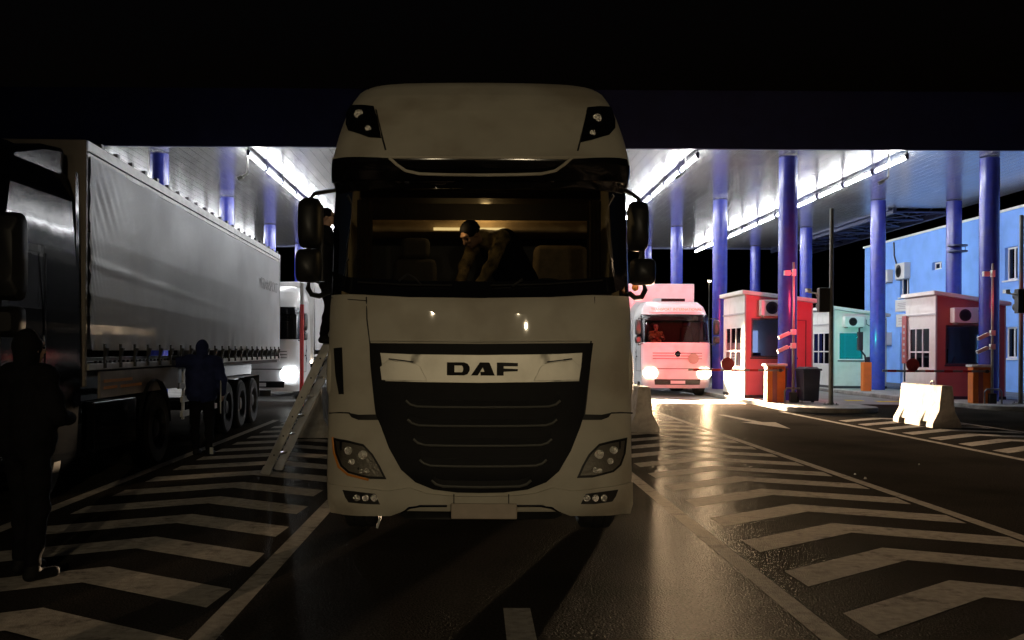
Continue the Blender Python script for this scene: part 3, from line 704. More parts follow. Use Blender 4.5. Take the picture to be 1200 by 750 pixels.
class Cab:
    """cab shell whose front is the surface y = front(x, z); local frame: nose at y=0, looking to -y"""
    def __init__(s, X0, Y0, W, Fr, bow=.10, cr=.26, pw=9, D=2.3, zb=.3, zt=3.98, ws=(2.09, 3.02), top=3.21):
        s.X0, s.Y0, s.W, s.Fr, s.bow, s.cr, s.pw, s.D, s.zb, s.zt, s.ws, s.top = X0, Y0, W, Fr, bow, cr, pw, D, zb, zt, ws, top
    def front(s, x, z):
        u = min(abs(x)/lerp(s.W, z), 1.0); return lerp(s.Fr, z)+s.bow*u*u+s.cr*u**s.pw
    def px(s, px, py):
        y = .1
        for _ in range(8):
            p = at(px, py, s.Y0+y); x, z = p.x-s.X0, p.z; y = s.front(x, z)
        return (x, z)
    def poly(s, pts): return [s.px(*p) for p in pts]
    def patch(s, poly, name, m, parent, off=-.01, thick=.03, step=.07, bevel=0, ang=35, fn=None, rim=0):
        bm = bmesh.new(); vs = [bm.verts.new((x, 0, z)) for x, z in poly]; bm.faces.new(vs)
        bmesh.ops.triangulate(bm, faces=bm.faces)
        xs = [p[0] for p in poly]; zs = [p[1] for p in poly]
        def cuts(a, b):
            n = max(1, int((b-a)/step)); return [a+(b-a)*k/n for k in range(1, n)]
        for c in cuts(min(xs), max(xs)):
            bmesh.ops.bisect_plane(bm, geom=bm.verts[:]+bm.edges[:]+bm.faces[:], plane_co=(c, 0, 0), plane_no=(1, 0, 0))
        for c in cuts(min(zs), max(zs)):
            bmesh.ops.bisect_plane(bm, geom=bm.verts[:]+bm.edges[:]+bm.faces[:], plane_co=(0, 0, c), plane_no=(0, 0, 1))
        bmesh.ops.remove_doubles(bm, verts=bm.verts, dist=.001)
        bmesh.ops.dissolve_degenerate(bm, edges=bm.edges, dist=.0005)
        cur = bm.verts[:]; 
        if thick:
            r = bmesh.ops.extrude_face_region(bm, geom=bm.faces[:]); new = {v for v in r['geom'] if isinstance(v, bmesh.types.BMVert)}
        else: new = set(cur)
        for v in bm.verts:
            o = off if v in new else off+thick
            if fn and v in new: o += fn(v.co.x, v.co.z)
            v.co.y = s.front(v.co.x, v.co.z)+o
        bmesh.ops.recalc_face_normals(bm, faces=bm.faces)
        me = bpy.data.meshes.new(name); bm.to_mesh(me); bm.free()
        # make sure front faces look to -y
        for p in me.polygons: p.use_smooth = True
        me.set_sharp_from_angle(angle=R(ang)); me.materials.append(M[m])
        o = bpy.data.objects.new(name, me); COL.objects.link(o); o.parent = parent
        if bevel:
            b = o.modifiers.new('bevel', 'BEVEL'); b.width = bevel; b.segments = 2; b.limit_method = 'ANGLE'; b.angle_limit = R(50)
        return o
    def shell(s, parent, body, black='gloss_black', dwin=(.2, 1.15), sidewin=True, roofm=None, zrows=None):
        zs = zrows or []
        z = s.zb
        base = [s.zb, s.ws[0], s.ws[1], s.top, s.zt]
        rows = set(base)
        for a, b in zip(base, base[1:]):
            n = max(1, int((b-a)/.09)); rows |= {a+(b-a)*k/n for k in range(n)}
        rows |= {p[0] for p in s.Fr if s.zb < p[0] < s.zt}
        rows = sorted(rows)
        us = [-1+.0*0, -.99, -.975, -.96, -.94, -.92, -.88, -.83, -.76, -.66, -.5, -.33, -.16, 0]; us = us+[-u for u in us[-2::-1]]
        ds = [0, .07, .2, .5, .85, 1.15, 1.3, 1.7, s.D]
        cols = [(-1, 'L', d) for d in ds[:0:-1]]+[(u, 'F', 0) for u in us]+[(1, 'R', d) for d in ds[1:]]
        def P(c, z):
            u, k, d = c; w = lerp(s.W, z); y0 = s.front(u*w, z)
            if k == 'F': return (u*w, y0, z)
            return (u*w, y0+(s.D-y0)*(d/s.D), z)
        parts = {'body': MB(), 'black': MB(), 'glassL': MB(), 'glassR': MB()}
        for z0, z1 in zip(rows, rows[1:]):
            zc = (z0+z1)/2
            for c0, c1 in zip(cols, cols[1:]):
                uc = (c0[0]+c1[0])/2; d = (c0[2]+c1[2])/2; k = c0[1] if c0[1] != 'F' else c1[1]
                tgt = 'body'
                if s.ws[0] < zc < s.ws[1]:
                    if k == 'F': tgt = None if abs(uc) < .92 else 'black'
                    elif d < dwin[0]: tgt = 'black'
                    elif sidewin and d < dwin[1] and zc > s.ws[0]+.08 and zc < s.ws[1]-.12: tgt = 'glassL' if k == 'L' else 'glassR'
                elif s.ws[1] < zc < s.top and (k == 'F' or d < .3): tgt = 'black'
                if tgt: parts[tgt].add([P(c0, z0), P(c1, z0), P(c1, z1), P(c0, z1)], [(0, 1, 2, 3)])
        b = parts['body']; zt = rows[-1]
        ring = [P(c, zt) for c in cols]; b.add(ring, [tuple(range(len(ring)))])
        w0, w1 = lerp(s.W, s.zb), lerp(s.W, zt)
        # rear wall
        rear = [(-lerp(s.W, z), s.D, z) for z in rows]+[(lerp(s.W, z), s.D, z) for z in rows[::-1]]
        b.add(rear, [tuple(range(len(rear)))])
        b.build('cab_body', roofm or body, parent, ang=40)
        parts['black'].build('screen_surround', black, parent, ang=60)
        if sidewin:
            parts['glassL'].build('side_window', 'glass_dark', parent); parts['glassR'].build('side_window', 'glass_dark', parent)

def wheel(parent, x, y, r=.5, w=.30, out=1, rimm='rim'):
    # out=+1 : rim on the +x side
    m = MB(); s = out
    m.lathe([(r*.58, -w/2*s), (r*.9, -w/2*s), (r*.985, -w*.40*s), (r, -w*.2*s), (r*.985, -w*.17*s), (r*.985, -w*.13*s), (r, -w*.1*s), (r, w*.1*s), (r*.985, w*.13*s), (r*.985, w*.17*s), (r, w*.2*s), (r*.985, w*.40*s), (r*.9, w/2*s), (r*.58, w/2*s), (r*.56, w*.3*s), (r*.56, -w*.3*s), (r*.58, -w/2*s)], (0, 0, 0), 'X', 36)
    t = m.build('wheel', 'tyre', parent); t.location = (x, y, r)
    m = MB(); m.lathe([(r*.565, -w*.4*s), (r*.58, w*.47*s), (r*.55, w*.49*s), (r*.50, w*.25*s), (r*.34, w*.12*s), (r*.28, w*.30*s), (r*.24, w*.42*s), (r*.12, w*.46*s), (.001, w*.46*s)], (0, 0, 0), 'X', 36)
    for k in range(10):
        a = k*math.pi/5; m.cyl((w*.14*s, r*.42*math.cos(a), r*.42*math.sin(a)), (w*.24*s, r*.42*math.cos(a), r*.42*math.sin(a)), .018, n=6)
    m.build('rim', rimm, t); return t

def truck_underside(parent, rimm='rim', tank=True, w=1.22, axle=1.42):
    m = MB(); m.span((-.45, .9, .62), (-.33, 6.2, .88)); m.span((.33, .9, .62), (.45, 6.2, .88))
    for y in (1.2, 2.6, 3.8, 5.0, 6.1): m.span((-.33, y-.06, .64), (.33, y+.06, .86))
    m.span((-.95, 1.35, .46), (.95, 1.5, .6)); m.build('chassis', 'chassis', parent)
    for sx in (-1, 1):
        wheel(parent, sx*1.06, axle, .51, .31, sx, rimm); wheel(parent, sx*1.0, 5.05, .51, .5, sx, rimm)
        m = MB(); prof = []
        for k in range(9):
            a = math.pi*k/8; prof.append((.64*math.cos(a), .64*math.sin(a)))
        for (c, z) in ((5.05, .56),):
            for (a0, b0), (a1, b1) in zip(prof, prof[1:]):
                m.add([(sx*.72, c+a0, z+b0), (sx*w, c+a0, z+b0), (sx*w, c+a1, z+b1), (sx*.72, c+a1, z+b1)], [(0, 1, 2, 3)])
        m.build('mudguard', 'plastic', parent)
        if tank and rimm == 'rim':
            m = MB(); m.cyl((sx*.88, 2.75, .68), (sx*.88, 4.15, .68), .32, n=24); m.build('fuel_tank', 'alu', parent)
    m = MB(); m.cyl((0, 5.0, 1.0), (0, 5.0, 1.08), .5, n=28); m.build('fifth_wheel', 'chassis', parent)

def seat(parent, x, y, z, m_='seat', wide=False):
    if wide:
        m = MB(); m.box((x, y, z), (.56, .5, .16)); m.box((x, y+.27, z+.42), (.60, .16, .74), Matrix.Rotation(R(-8), 3, 'X'), top=(.86, .8)); return m.build('seat', m_, parent, bevel=.07)
    m = MB(); m.box((x, y, z), (.52, .5, .16)); m.box((x, y+.27, z+.42), (.5, .15, .72), Matrix.Rotation(R(-8), 3, 'X'), top=(.8, .8)); m.box((x, y+.32, z+.88), (.28, .1, .2))
    return m.build('seat', m_, parent, bevel=.05)

def mirror(parent, sx, x, y, zlist, m_='plastic', arm_z=None):
    """big main mirror plus wide-angle mirror; zlist = [(z0,z1,w)]"""
    m = MB()
    for (z0, z1, w, xo) in zlist:
        n = 20; pts = []
        cx = x+sx*xo; hw, hz = w/2, (z1-z0)/2; cz = (z0+z1)/2
        for k in range(n):
            a = 2*math.pi*k/n; ca, sa = math.cos(a), math.sin(a)
            e = .42; pts.append((cx+hw*abs(ca)**e*(1 if ca >= 0 else -1), cz+hz*abs(sa)**e*(1 if sa >= 0 else -1)))
        rings = [(1, .05), (1, -.02), (.9, -.09), (.6, -.14)]
        vs = []
        for sc, yy in rings: vs += [(cx+(u-cx)*sc, y+yy, cz+(v-cz)*sc) for u, v in pts]
        fs = [(i*n+k, i*n+(k+1) % n, (i+1)*n+(k+1) % n, (i+1)*n+k) for i in range(len(rings)-1) for k in range(n)]
        fs += [tuple(range(n)), tuple(range((len(rings)-1)*n, len(rings)*n))]
        m.add(vs, fs)
    return m

# ---------------- the cream truck in the middle
TX, TY = .04, 8.04
W = [(.27, 1.24), (.34, 1.285), (.55, 1.29), (.8, 1.285), (1.1, 1.285), (1.9, 1.28), (2.09, 1.27), (3.02, 1.262), (3.05, 1.275), (3.21, 1.27), (3.4, 1.255), (3.55, 1.235), (3.75, 1.195), (3.9, 1.155), (4.0, 1.12), (4.05, 1.09), (4.08, 1.05)]
Fr = [(.27, .05), (.34, .0), (.62, -.02), (1.0, .0), (1.6, .01), (2.0, .03), (2.09, .06), (3.0, .24), (3.02, .16), (3.16, .05), (3.21, .05), (3.32, .14), (3.5, .28), (3.7, .44), (3.88, .62), (4.0, .78), (4.05, .87), (4.08, .96)]
C = Cab(TX, TY, W, Fr, zt=4.08, bow=.08, cr=.20)
daf = thing('cream_truck', 'large cream truck with lights off, facing the camera in the middle of the photo', 'truck', (TX, TY, 0))
C.shell(daf, 'paint_cream')
P_ = C.poly
# windscreen
C.patch(P_([(392, 322), (396, 338), (412, 343), (480, 346.5), (563, 347.5), (646, 346.5), (714, 343), (729, 338), (733, 322), (733, 262), (732, 214), (640, 212), (563, 211.5), (480, 212), (392, 214), (391, 262)]),
        'windscreen', 'glass_cab', daf, off=-.016, thick=0)
# bottom black band of the screen + pillars
C.patch(P_([(389, 318), (392, 338), (410, 344.5), (480, 348), (563, 349), (646, 348), (716, 344.5), (732, 338), (735, 318), (716, 325), (646, 329), (563, 330), (480, 329), (408, 325)]), 'lower_screen_band', 'gloss_black', daf, off=-.020, thick=.012)
# sun visor: dark band with pale lip
C.patch(P_([(391, 188), (458, 187), (474, 201), (490, 207), (563, 209), (638, 207), (652, 201), (669, 188), (734, 188), (734, 216), (640, 213), (563, 212.5), (480, 213), (390, 215)]), 'sun_visor', 'gloss_black', daf, off=-.06, thick=.05)
def ribbon(S, pts, r, name, m_, parent, off=0, n=8):
    mb = MB(); q = []
    for (px, py) in pts:
        x, z = S.px(px, py); q.append((x, S.front(x, z)+off, z))
    mb.tube(q, r, n); return mb.build(name, m_, parent)
ribbon(C, [(457, 187), (466, 195), (476, 202), (492, 205.5), (520, 206.5), (563, 207), (606, 206.5), (634, 205.5), (650, 202), (660, 195), (669, 187)], .013, 'visor_lip', 'paint_cream', daf, off=-.075)
# moulded ridge lines of the roof spoiler
for pts in ([(432, 104), (441, 130), (449, 165), (452, 176)], [(697, 106), (688, 130), (680, 165), (677, 177)]):
    ribbon(C, pts, .008, 'roof_seam', 'chassis', daf, off=.003)
ribbon(C, [(391, 186), (420, 184.5), (452, 184), (563, 185), (675, 184.5), (705, 185), (733, 187)], .014, 'roof_edge', 'paint_cream', daf, off=-.008)
for sgn, pts in ((-1, [(411, 123.5), (438, 124.5), (442, 138), (447, 162), (432, 161), (408, 153), (405, 145), (406, 132)]), (1, [(688, 126), (716, 125.5), (721, 140), (721, 150), (714, 158), (694, 164), (680, 167), (684, 146)])):
    base = C.patch(P_(pts), 'roof_lamp', 'gloss_black', daf, off=-.010, thick=.02)
    cx = sum(p[0] for p in pts)/len(pts); cy = sum(p[1] for p in pts)/len(pts)
    for (ox, oy, r) in ((-3, -8, .040), (8*(-sgn), 9, .026)):
        x, z = C.px(cx+ox, cy+oy); y = C.front(x, z)-.012
        mb = MB(); mb.lathe([(r, -.012), (r*.85, -.004), (r*.3, .004), (.001, .006)], (x, y, z), 'Y', 20); mb.build('reflector', 'reflector', base)
    x, z = C.px(cx, cy)
# bonnet panel with its seams
hood = [(430.5, 348), (480, 351), (563, 352), (646, 351), (696, 348), (697, 374), (694.5, 399.5), (563, 401), (434, 399.5), (431, 374)]
C.patch(P_(hood), 'bonnet_panel', 'paint_cream', daf, off=-.022, thick=.03, bevel=.006)
for sg in (-1, 1): ribbon(C, [(563+sg*133.5, 348), (563+sg*133, 374), (563+sg*129.5, 401), (563+sg*128, 430), (563+sg*124, 470), (563+sg*122, 486)], .006, 'panel_seam', 'chassis', daf, off=-.004)
ribbon(C, [(388, 349), (410, 351), (431, 352.5)], .004, 'panel_seam', 'chassis', daf, off=-.003)
# grille surround
grl = [(433, 402), (563, 403), (695, 402), (692, 425), (688, 450), (684, 487), (680, 500), (669, 528), (655, 552), (640, 565), (618, 573.5), (590, 577), (563, 577.5), (536, 577), (508, 573.5), (487, 565), (470, 550), (456, 525), (446, 498), (441, 487), (437, 450), (434, 425)]
gr = C.patch(P_(grl), 'grille', 'grille', daf, off=-.016, thick=.03, bevel=.006)
# slats: curved blades with a lighter lower edge
for k, (y, x0, x1) in enumerate([(476, 476, 656), (498, 478, 652), (521, 485, 646), (545, 492, 640), (569, 506, 622)]):
    pts = [(x0, y-7), (x0+5, y-2.5), (x0+13, y), (x0+40, y+.8), (563, y+1), (x1-40, y+.8), (x1-13, y), (x1-5, y-2.5), (x1, y-7)]
    ribbon(C, pts, .011, 'slat', 'slat_edge', gr, off=-.045)
    mb = MB(); q = [C.px(px, py) for px, py in pts]
    for (xa, za), (xb, zb_) in zip(q, q[1:]):
        ya, yb_ = C.front(xa, za), C.front(xb, zb_)
        mb.add([(xa, ya-.043, za), (xb, yb_-.043, zb_), (xb*.98, yb_-.008, zb_+.07), (xa*.98, ya-.008, za+.07)], [(0, 1, 2, 3)])
    mb.build('slat_blade', 'plastic', gr)
for k in range(40):
    pass
# silver badge panel
bd = [(446, 413.5), (480, 415), (563, 416), (646, 415), (682, 413.5), (680.5, 430), (678, 446.5), (640, 447.5), (563, 448.5), (490, 447.5), (452, 446.5), (448.5, 430)]
badge = C.patch(P_(bd), 'badge_panel', 'silver', daf, off=-.048, thick=.04, bevel=.006, step=.03,
    fn=lambda x, z: (0 if abs(x) < .50+.14*max(0, 1-(z-1.36)/.26) else .010))
for sg in (-1, 1):
    pts = [(563+sg*107, 420.5), (563+sg*75, 424.5), (563+sg*68, 428), (563+sg*60, 446)]
    ribbon(C, pts, .0055, 'panel_crease', 'frame_dark', badge, off=-.049 if False else -.041)
    q = [(563+sg*107, 421.5), (563+sg*76, 426), (563+sg*70, 430), (563+sg*62, 446.2), (563+sg*115, 445.2), (563+sg*117, 430)]
    C.patch(P_(q), 'badge_wing', 'silver', badge, off=-.054, thick=.01, bevel=.003)
# three letters DAF, wide black block letters
def letter(polys, x0, z0, sc, name, par):
    mb = MB()
    for poly in polys:
        bmv = [(x0+u*sc, z0+v*sc) for u, v in poly]
        y = C.front(0, 1.5)-.058
        mb.prism(bmv, 0, .014, lambda u, v, q: (u, C.front(u, v)-.060+q, v))
    return mb.build(name, 'gloss_black', par, smooth=False, merge=False)
xD, zD = C.px(524, 439.5); xE, zE = C.px(606.5, 424.8); H_ = zE-zD; Wd = xE-xD; u_ = Wd/10.0; hh = H_
def L(pts): return [(a*u_, b*hh) for a, b in pts]
D_out = [[(0, 0), (1.05, 0), (1.05, 1), (0, 1)], [(1.05, 0), (2.4, 0), (2.1, .24), (1.05, .24)], [(1.05, .76), (2.1, .76), (2.4, 1), (1.05, 1)], [(2.1, .24), (2.4, 0), (2.9, .10), (3.18, .35), (3.22, .5), (2.3, .5), (2.25, .32)], [(2.3, .5), (3.22, .5), (3.18, .66), (2.9, .90), (2.4, 1), (2.1, .76), (2.25, .66)]]
A_out = [[(3.4, 0), (4.35, 0), (5.25, .80), (5.25, 1), (4.65, 1)], [(5.25, .80), (5.05, .62), (5.3, .28), (4.72, .28), (4.75, 0), (6.75, 0), (6.0, .97), (5.9, 1), (5.25, 1)]]
F_out = [[(7.05, 0), (8.0, 0), (8.0, .30), (8.0, .60), (8.0, .72), (8.0, 1), (7.05, 1)], [(8.0, .72), (10, .72), (10, .97), (8, 1)], [(8.0, .30), (10, .34), (10, .50), (8.0, .54)]]
for nm, polys in (('letter', D_out), ('letter', A_out), ('letter', F_out)):
    letter([L(p) for p in polys], xD, zD, 1, nm, badge)
# side slits
for pts in ([(408, 483.5), (420, 486), (444, 485.5), (446, 492), (420, 492), (412, 489)], [(717, 483.5), (705, 486), (683, 485.5), (681, 492), (705, 492), (713, 489)]):
    C.patch(P_(pts), 'panel_slit', 'plastic', daf, off=-.008, thick=.01)
# panel seam between cab and bumper corner
for pts in ([(386, 484), (398, 483.5), (410, 484)], [(716, 484), (728, 483.5), (741, 484)]): ribbon(C, pts, .006, 'panel_seam', 'chassis', daf, off=-.002)
# bumper (slightly proud lower skin) with seams
bump_ = [(385, 566), (420, 571), (455, 575), (480, 571), (500, 578), (530, 581), (563, 581.5), (596, 581), (626, 578), (648, 571), (671, 575), (706, 571), (741, 564), (741, 590), (738, 601), (700, 604), (668, 604), (648, 597), (636, 591), (600, 591), (563, 592), (530, 591), (492, 591), (478, 597), (458, 604), (420, 604), (388, 600), (385, 590)]
bp = C.patch(P_(bump_), 'bumper', 'paint_cream', daf, off=-.03, thick=.07, bevel=.012)
for xx in (532, 596): ribbon(C, [(xx, 578.5), (xx, 590)], .004, 'bumper_seam', 'chassis', bp, off=-.033)
ribbon(C, [(470, 600), (480, 594.5), (492, 592.5), (524, 592.5)], .011, 'chrome_strip', 'chrome', bp, off=-.02)
ribbon(C, [(602, 592.5), (634, 592.5), (646, 594.5), (657, 600)], .011, 'chrome_strip', 'chrome', bp, off=-.02)
C.patch(P_([(466, 604), (482, 596), (492, 594), (634, 594), (644, 596), (660, 604), (650, 609), (476, 609)]), 'lower_bumper', 'plastic', daf, off=.03, thick=.05)
# number plate, blank
x0, z0 = C.px(529, 605); x1, z1 = C.px(605.5, 588.5); y = C.front(0, .45)-.075
m = MB(); m.span((x0, y, z0), (x1, y+.02, z1)); m.build('number_plate', 'plate', daf, bevel=.008)
# head lamps
def headlamp(pts, sgn):
    x, z = C.px(*pts[0])
    poly = P_(pts); b = C.patch(poly, 'headlight', 'plastic', daf, off=-.012, thick=.03)
    cx = sum(p[0] for p in poly)/len(poly); cz = sum(p[1] for p in poly)/len(poly)
    C.patch([(cx+(a-cx)*.94, cz+(q-cz)*.94) for a, q in poly], 'lens', 'lens', b, off=-.05, thick=0)
    C.patch([(cx+(a-cx)*.88, cz+(q-cz)*.86) for a, q in poly], 'lamp_bowl', 'bowl', b, off=-.014, thick=.004)
    for (ox, oz, r) in ((-.075, .075, .034), (.05, .045, .038), (-.045, -.015, .026), (.085, -.085, .022), (.045, -.09, .020)):
        xx, zz = cx-sgn*ox*1.0*-1*-1 if False else cx+(ox if sgn < 0 else -ox), cz+oz; yy = C.front(xx, zz)-.016
        mb = MB(); mb.lathe([(r, -.026), (r*.92, -.022), (r*.6, -.004), (r*.25, .004), (.001, .004)], (xx, yy, zz), 'Y', 22); mb.lathe([(r*.3, 0), (r*.3, -.02), (.001, -.026)], (xx, yy, zz), 'Y', 12); mb.build('reflector', 'reflector', b)
    side = sorted(poly, key=lambda p: -abs(p[0]))[:1]
    return b
headlamp([(390, 512.5), (408, 516), (426, 520.5), (437, 532), (446, 547), (453, 561.5), (434, 561), (408, 554), (399, 546), (393, 531)], -1)
headlamp([(735, 512.5), (718, 516), (702, 520), (690, 532), (682, 546), (676, 560), (694, 559.5), (719, 553), (728, 545), (733, 531)], 1)
ribbon(C, [(390, 512), (391.5, 530), (397, 547), (408, 556), (432, 562)], .010, 'indicator_strip', 'orange_refl', daf, off=-.014)
for pts, s_ in (([(402, 573.5), (416, 575), (440, 578), (446, 590.5), (430, 590), (409, 588), (405, 582)], 1), ([(724, 573), (709, 575), (686, 578), (680, 590), (696, 590), (717, 587), (721, 581)], -1)):
    fg = C.patch(P_(pts), 'fog_lamp', 'plastic', daf, off=-.036, thick=.01)
    for dx in (0, 10, 20):
        cx = (419 if s_ > 0 else 687)+dx*(1 if s_ > 0 else 1); x, z = C.px(cx, 582.5); yy = C.front(x, z)-.04
        mb = MB(); mb.lathe([(.028, -.012), (.024, -.008), (.010, .002), (.001, .002)], (x, yy, z), 'Y', 16); mb.build('reflector', 'reflector', fg)
# corner air deflectors: dark recess and raised lip
for sg in (-1, 1):
    def mx(p): return [(563+sg*(q[0]-563)*-1, q[1]) for q in p]
    pts = [(391, 408), (401, 407), (399, 415), (399, 440), (403, 462), (397, 462), (393, 440)]
    pts = pts if sg < 0 else [(1126-a, b) for a, b in pts]
    C.patch(P_(pts), 'corner_recess', 'plastic' if sg < 0 else 'paint_cream', daf, off=-.006, thick=.01)
    q = [(386, 404), (383, 420), (382, 440), (385, 458), (392, 470)]; q = q if sg < 0 else [(1126-a, b) for a, b in q]
    mb = MB(); pp = []
    for (px, py) in q:
        x, z = C.px(px+ (3 if sg < 0 else -3), py); pp.append((sg*1.255, .30, z))
    mb.tube(pp, [.02, .045, .05, .045, .02], 12); mb.build('corner_deflector', 'paint_cream', daf)
# wipers
for pts in ([(468, 330), (478, 322), (500, 319), (420, 312)], [(600, 336), (612, 328), (640, 325), (560, 318)]):
    ribbon(C, pts[:2], .011, 'wiper', 'plastic', daf, off=-.06); 
ribbon(C, [(478, 322), (486, 326), (494, 334)], .009, 'wiper', 'plastic', daf, off=-.045)
ribbon(C, [(420, 331), (470, 334), (530, 335)], .008, 'wiper', 'plastic', daf, off=-.05); ribbon(C, [(575, 335), (640, 333.5), (705, 329)], .008, 'wiper', 'plastic', daf, off=-.05)
# mirrors
def pl(px, py, y): p = at(px, py, TY+y); return p.x-TX, p.z
def dmir(sg, main, wide, y):
    out = []
    for (x0, x1, y0, y1) in (main, wide):
        a, zb_ = pl(x0, y1, y); b, zt_ = pl(x1, y0, y)
        m = mirror(None, 1, (a+b)/2, y, [(zb_, zt_, abs(b-a), 0)]); o = m.build('mirror', 'plastic', daf, ang=60)
        g = MB(); g.wall((min(a, b)+.015, y+.051, zb_+.02), (1, 0, 0), (0, 0, 1), (0, .004, 0), abs(b-a)-.03, zt_-zb_-.04); g.build('mirror_glass', 'chrome', o)
dmir(-1, (349.5, 377, 232, 291), (346.5, 376, 292, 331), .12)
dmir(1, (735.5, 760, 236, 294), (738.5, 768, 303, 334), .12)
def armp(pts, y, r, nm='mirror_arm'):
    m = MB(); m.tube([(pl(px, py, yy)[0], yy, pl(px, py, yy)[1]) for px, py, yy in pts], r, 10); return m.build(nm, 'plastic', daf)
armp([(392, 223, .35), (378, 225, .22), (368, 227, .14), (364, 233, .12)], 0, .018); armp([(733, 223, .35), (742, 228, .2), (748, 233, .12), (749, 240, .12)], 0, .018)
armp([(362, 328, .14), (361, 338, .14), (365, 345, .16), (374, 347, .22), (386, 342, .33)], 0, .022); armp([(754, 330, .14), (756, 340, .14), (752, 348, .18), (744, 349, .26), (738, 344, .34)], 0, .022)
armp([(376, 240, .2), (377, 330, .2)], 0, .022); armp([(752, 292, .14), (752, 305, .14)], 0, .026); armp([(362, 288, .14), (362, 296, .14)], 0, .022)
m = MB(); m.ell((pl(743, 336, .3)[0]+.01, .3, pl(743, 337, .3)[1]), (.03, .02, .03)); m.build('side_lamp', 'orange_refl', daf)
# loose strap under the bumper
ribbon(C, [(444, 603), (444.5, 608), (443, 614), (441, 620)], .010, 'loose_strap', 'white_plastic', daf, off=.05)
truck_underside(daf, axle=1.02)
# interior
m = MB(); m.span((-1.15, 2.18, 1.1), (1.15, 2.26, 3.9)); m.build('rear_panel', 'dash', daf)
m = MB(); m.span((-1.15, .5, 1.15), (1.15, 2.2, 1.25)); m.build('cab_floor', 'dash', daf)
m = MB(); m.prism([(.32, 1.5), (.32, 2.10), (.42, 2.16), (.75, 2.14), (.85, 2.0), (.85, 1.5)], -1.13, 1.13, lambda u, v, q: (q, u, v)); m.build('dashboard', 'dash', daf, bevel=.03)
m = MB(); m.span((-1.14, 1.55, 2.78), (1.14, 2.17, 2.90)); m.build('upper_bunk', 'fabric', daf, bevel=.03)
def li(px, py, y): p = at(px, py, TY+y); return (p.x-TX, y, p.z)
m = MB(); a = li(508, 268, 1.5); b = li(592, 270, 1.5); m.span((a[0], 1.5, a[2]-.012), (b[0], 1.54, a[2]+.012)); m.build('glow_band', 'band_glow', daf)  # warm light on the bunk edge drawn as a glowing strip
m = MB(); m.span((-1.1, 1.75, 3.35), (1.1, 2.17, 3.42)); m.span((-1.1, .95, 3.02), (1.1, 1.3, 3.1)); m.build('locker', 'dash', daf)
m = MB(); m.span((-1.1, 1.5, 1.55), (1.1, 2.17, 1.75)); m.build('lower_bunk', 'seat', daf, bevel=.04)
seat(daf, -.62, 1.05, 1.72); seat(daf, .78, 1.15, 1.86, 'seat_tan', True)
m = MB(); m.lathe([(.21, 0), (.225, .012), (.21, .024), (.195, .012), (.21, 0)], (0, 0, 0), 'Z', 32); m.cyl((-.2, 0, .012), (.2, 0, .012), .014, n=8); m.cyl((0, 0, .01), (0, 0, -.3), .03, n=8)
o = m.build('steering_wheel', 'plastic', daf); o.location = (-.62, .86, 2.18) if False else (.62, .9, 2.16); o.rotation_euler = (R(35), 0, 0)
for xx, ww in ((-1.02, .14), (1.0, .12)):
    m = MB(); n = 14; vs = []
    for k in range(n+1):
        for z in (2.15, 2.95): vs.append((xx-ww/2+ww*k/n, .62+.03*math.sin(k*1.6), z))
    m.add(vs, [(2*k, 2*k+1, 2*k+3, 2*k+2) for k in range(n)]); m.build('curtain', 'curtain_brown', daf)
C.patch(P_([(394, 206), (732, 206), (732, 228), (640, 222), (563, 221), (486, 222), (394, 228)]), 'header_panel', 'gloss_black', daf, off=-.034, thick=.04)
lamp('cab_lamp', 'POINT', (TX+.05, TY+1.42, 3.02), 4.2, (1, .66, .28), None, .05)
lamp('cab_lamp', 'POINT', (TX-.2, TY+.95, 2.75), .8, (1, .66, .28), None, .05)

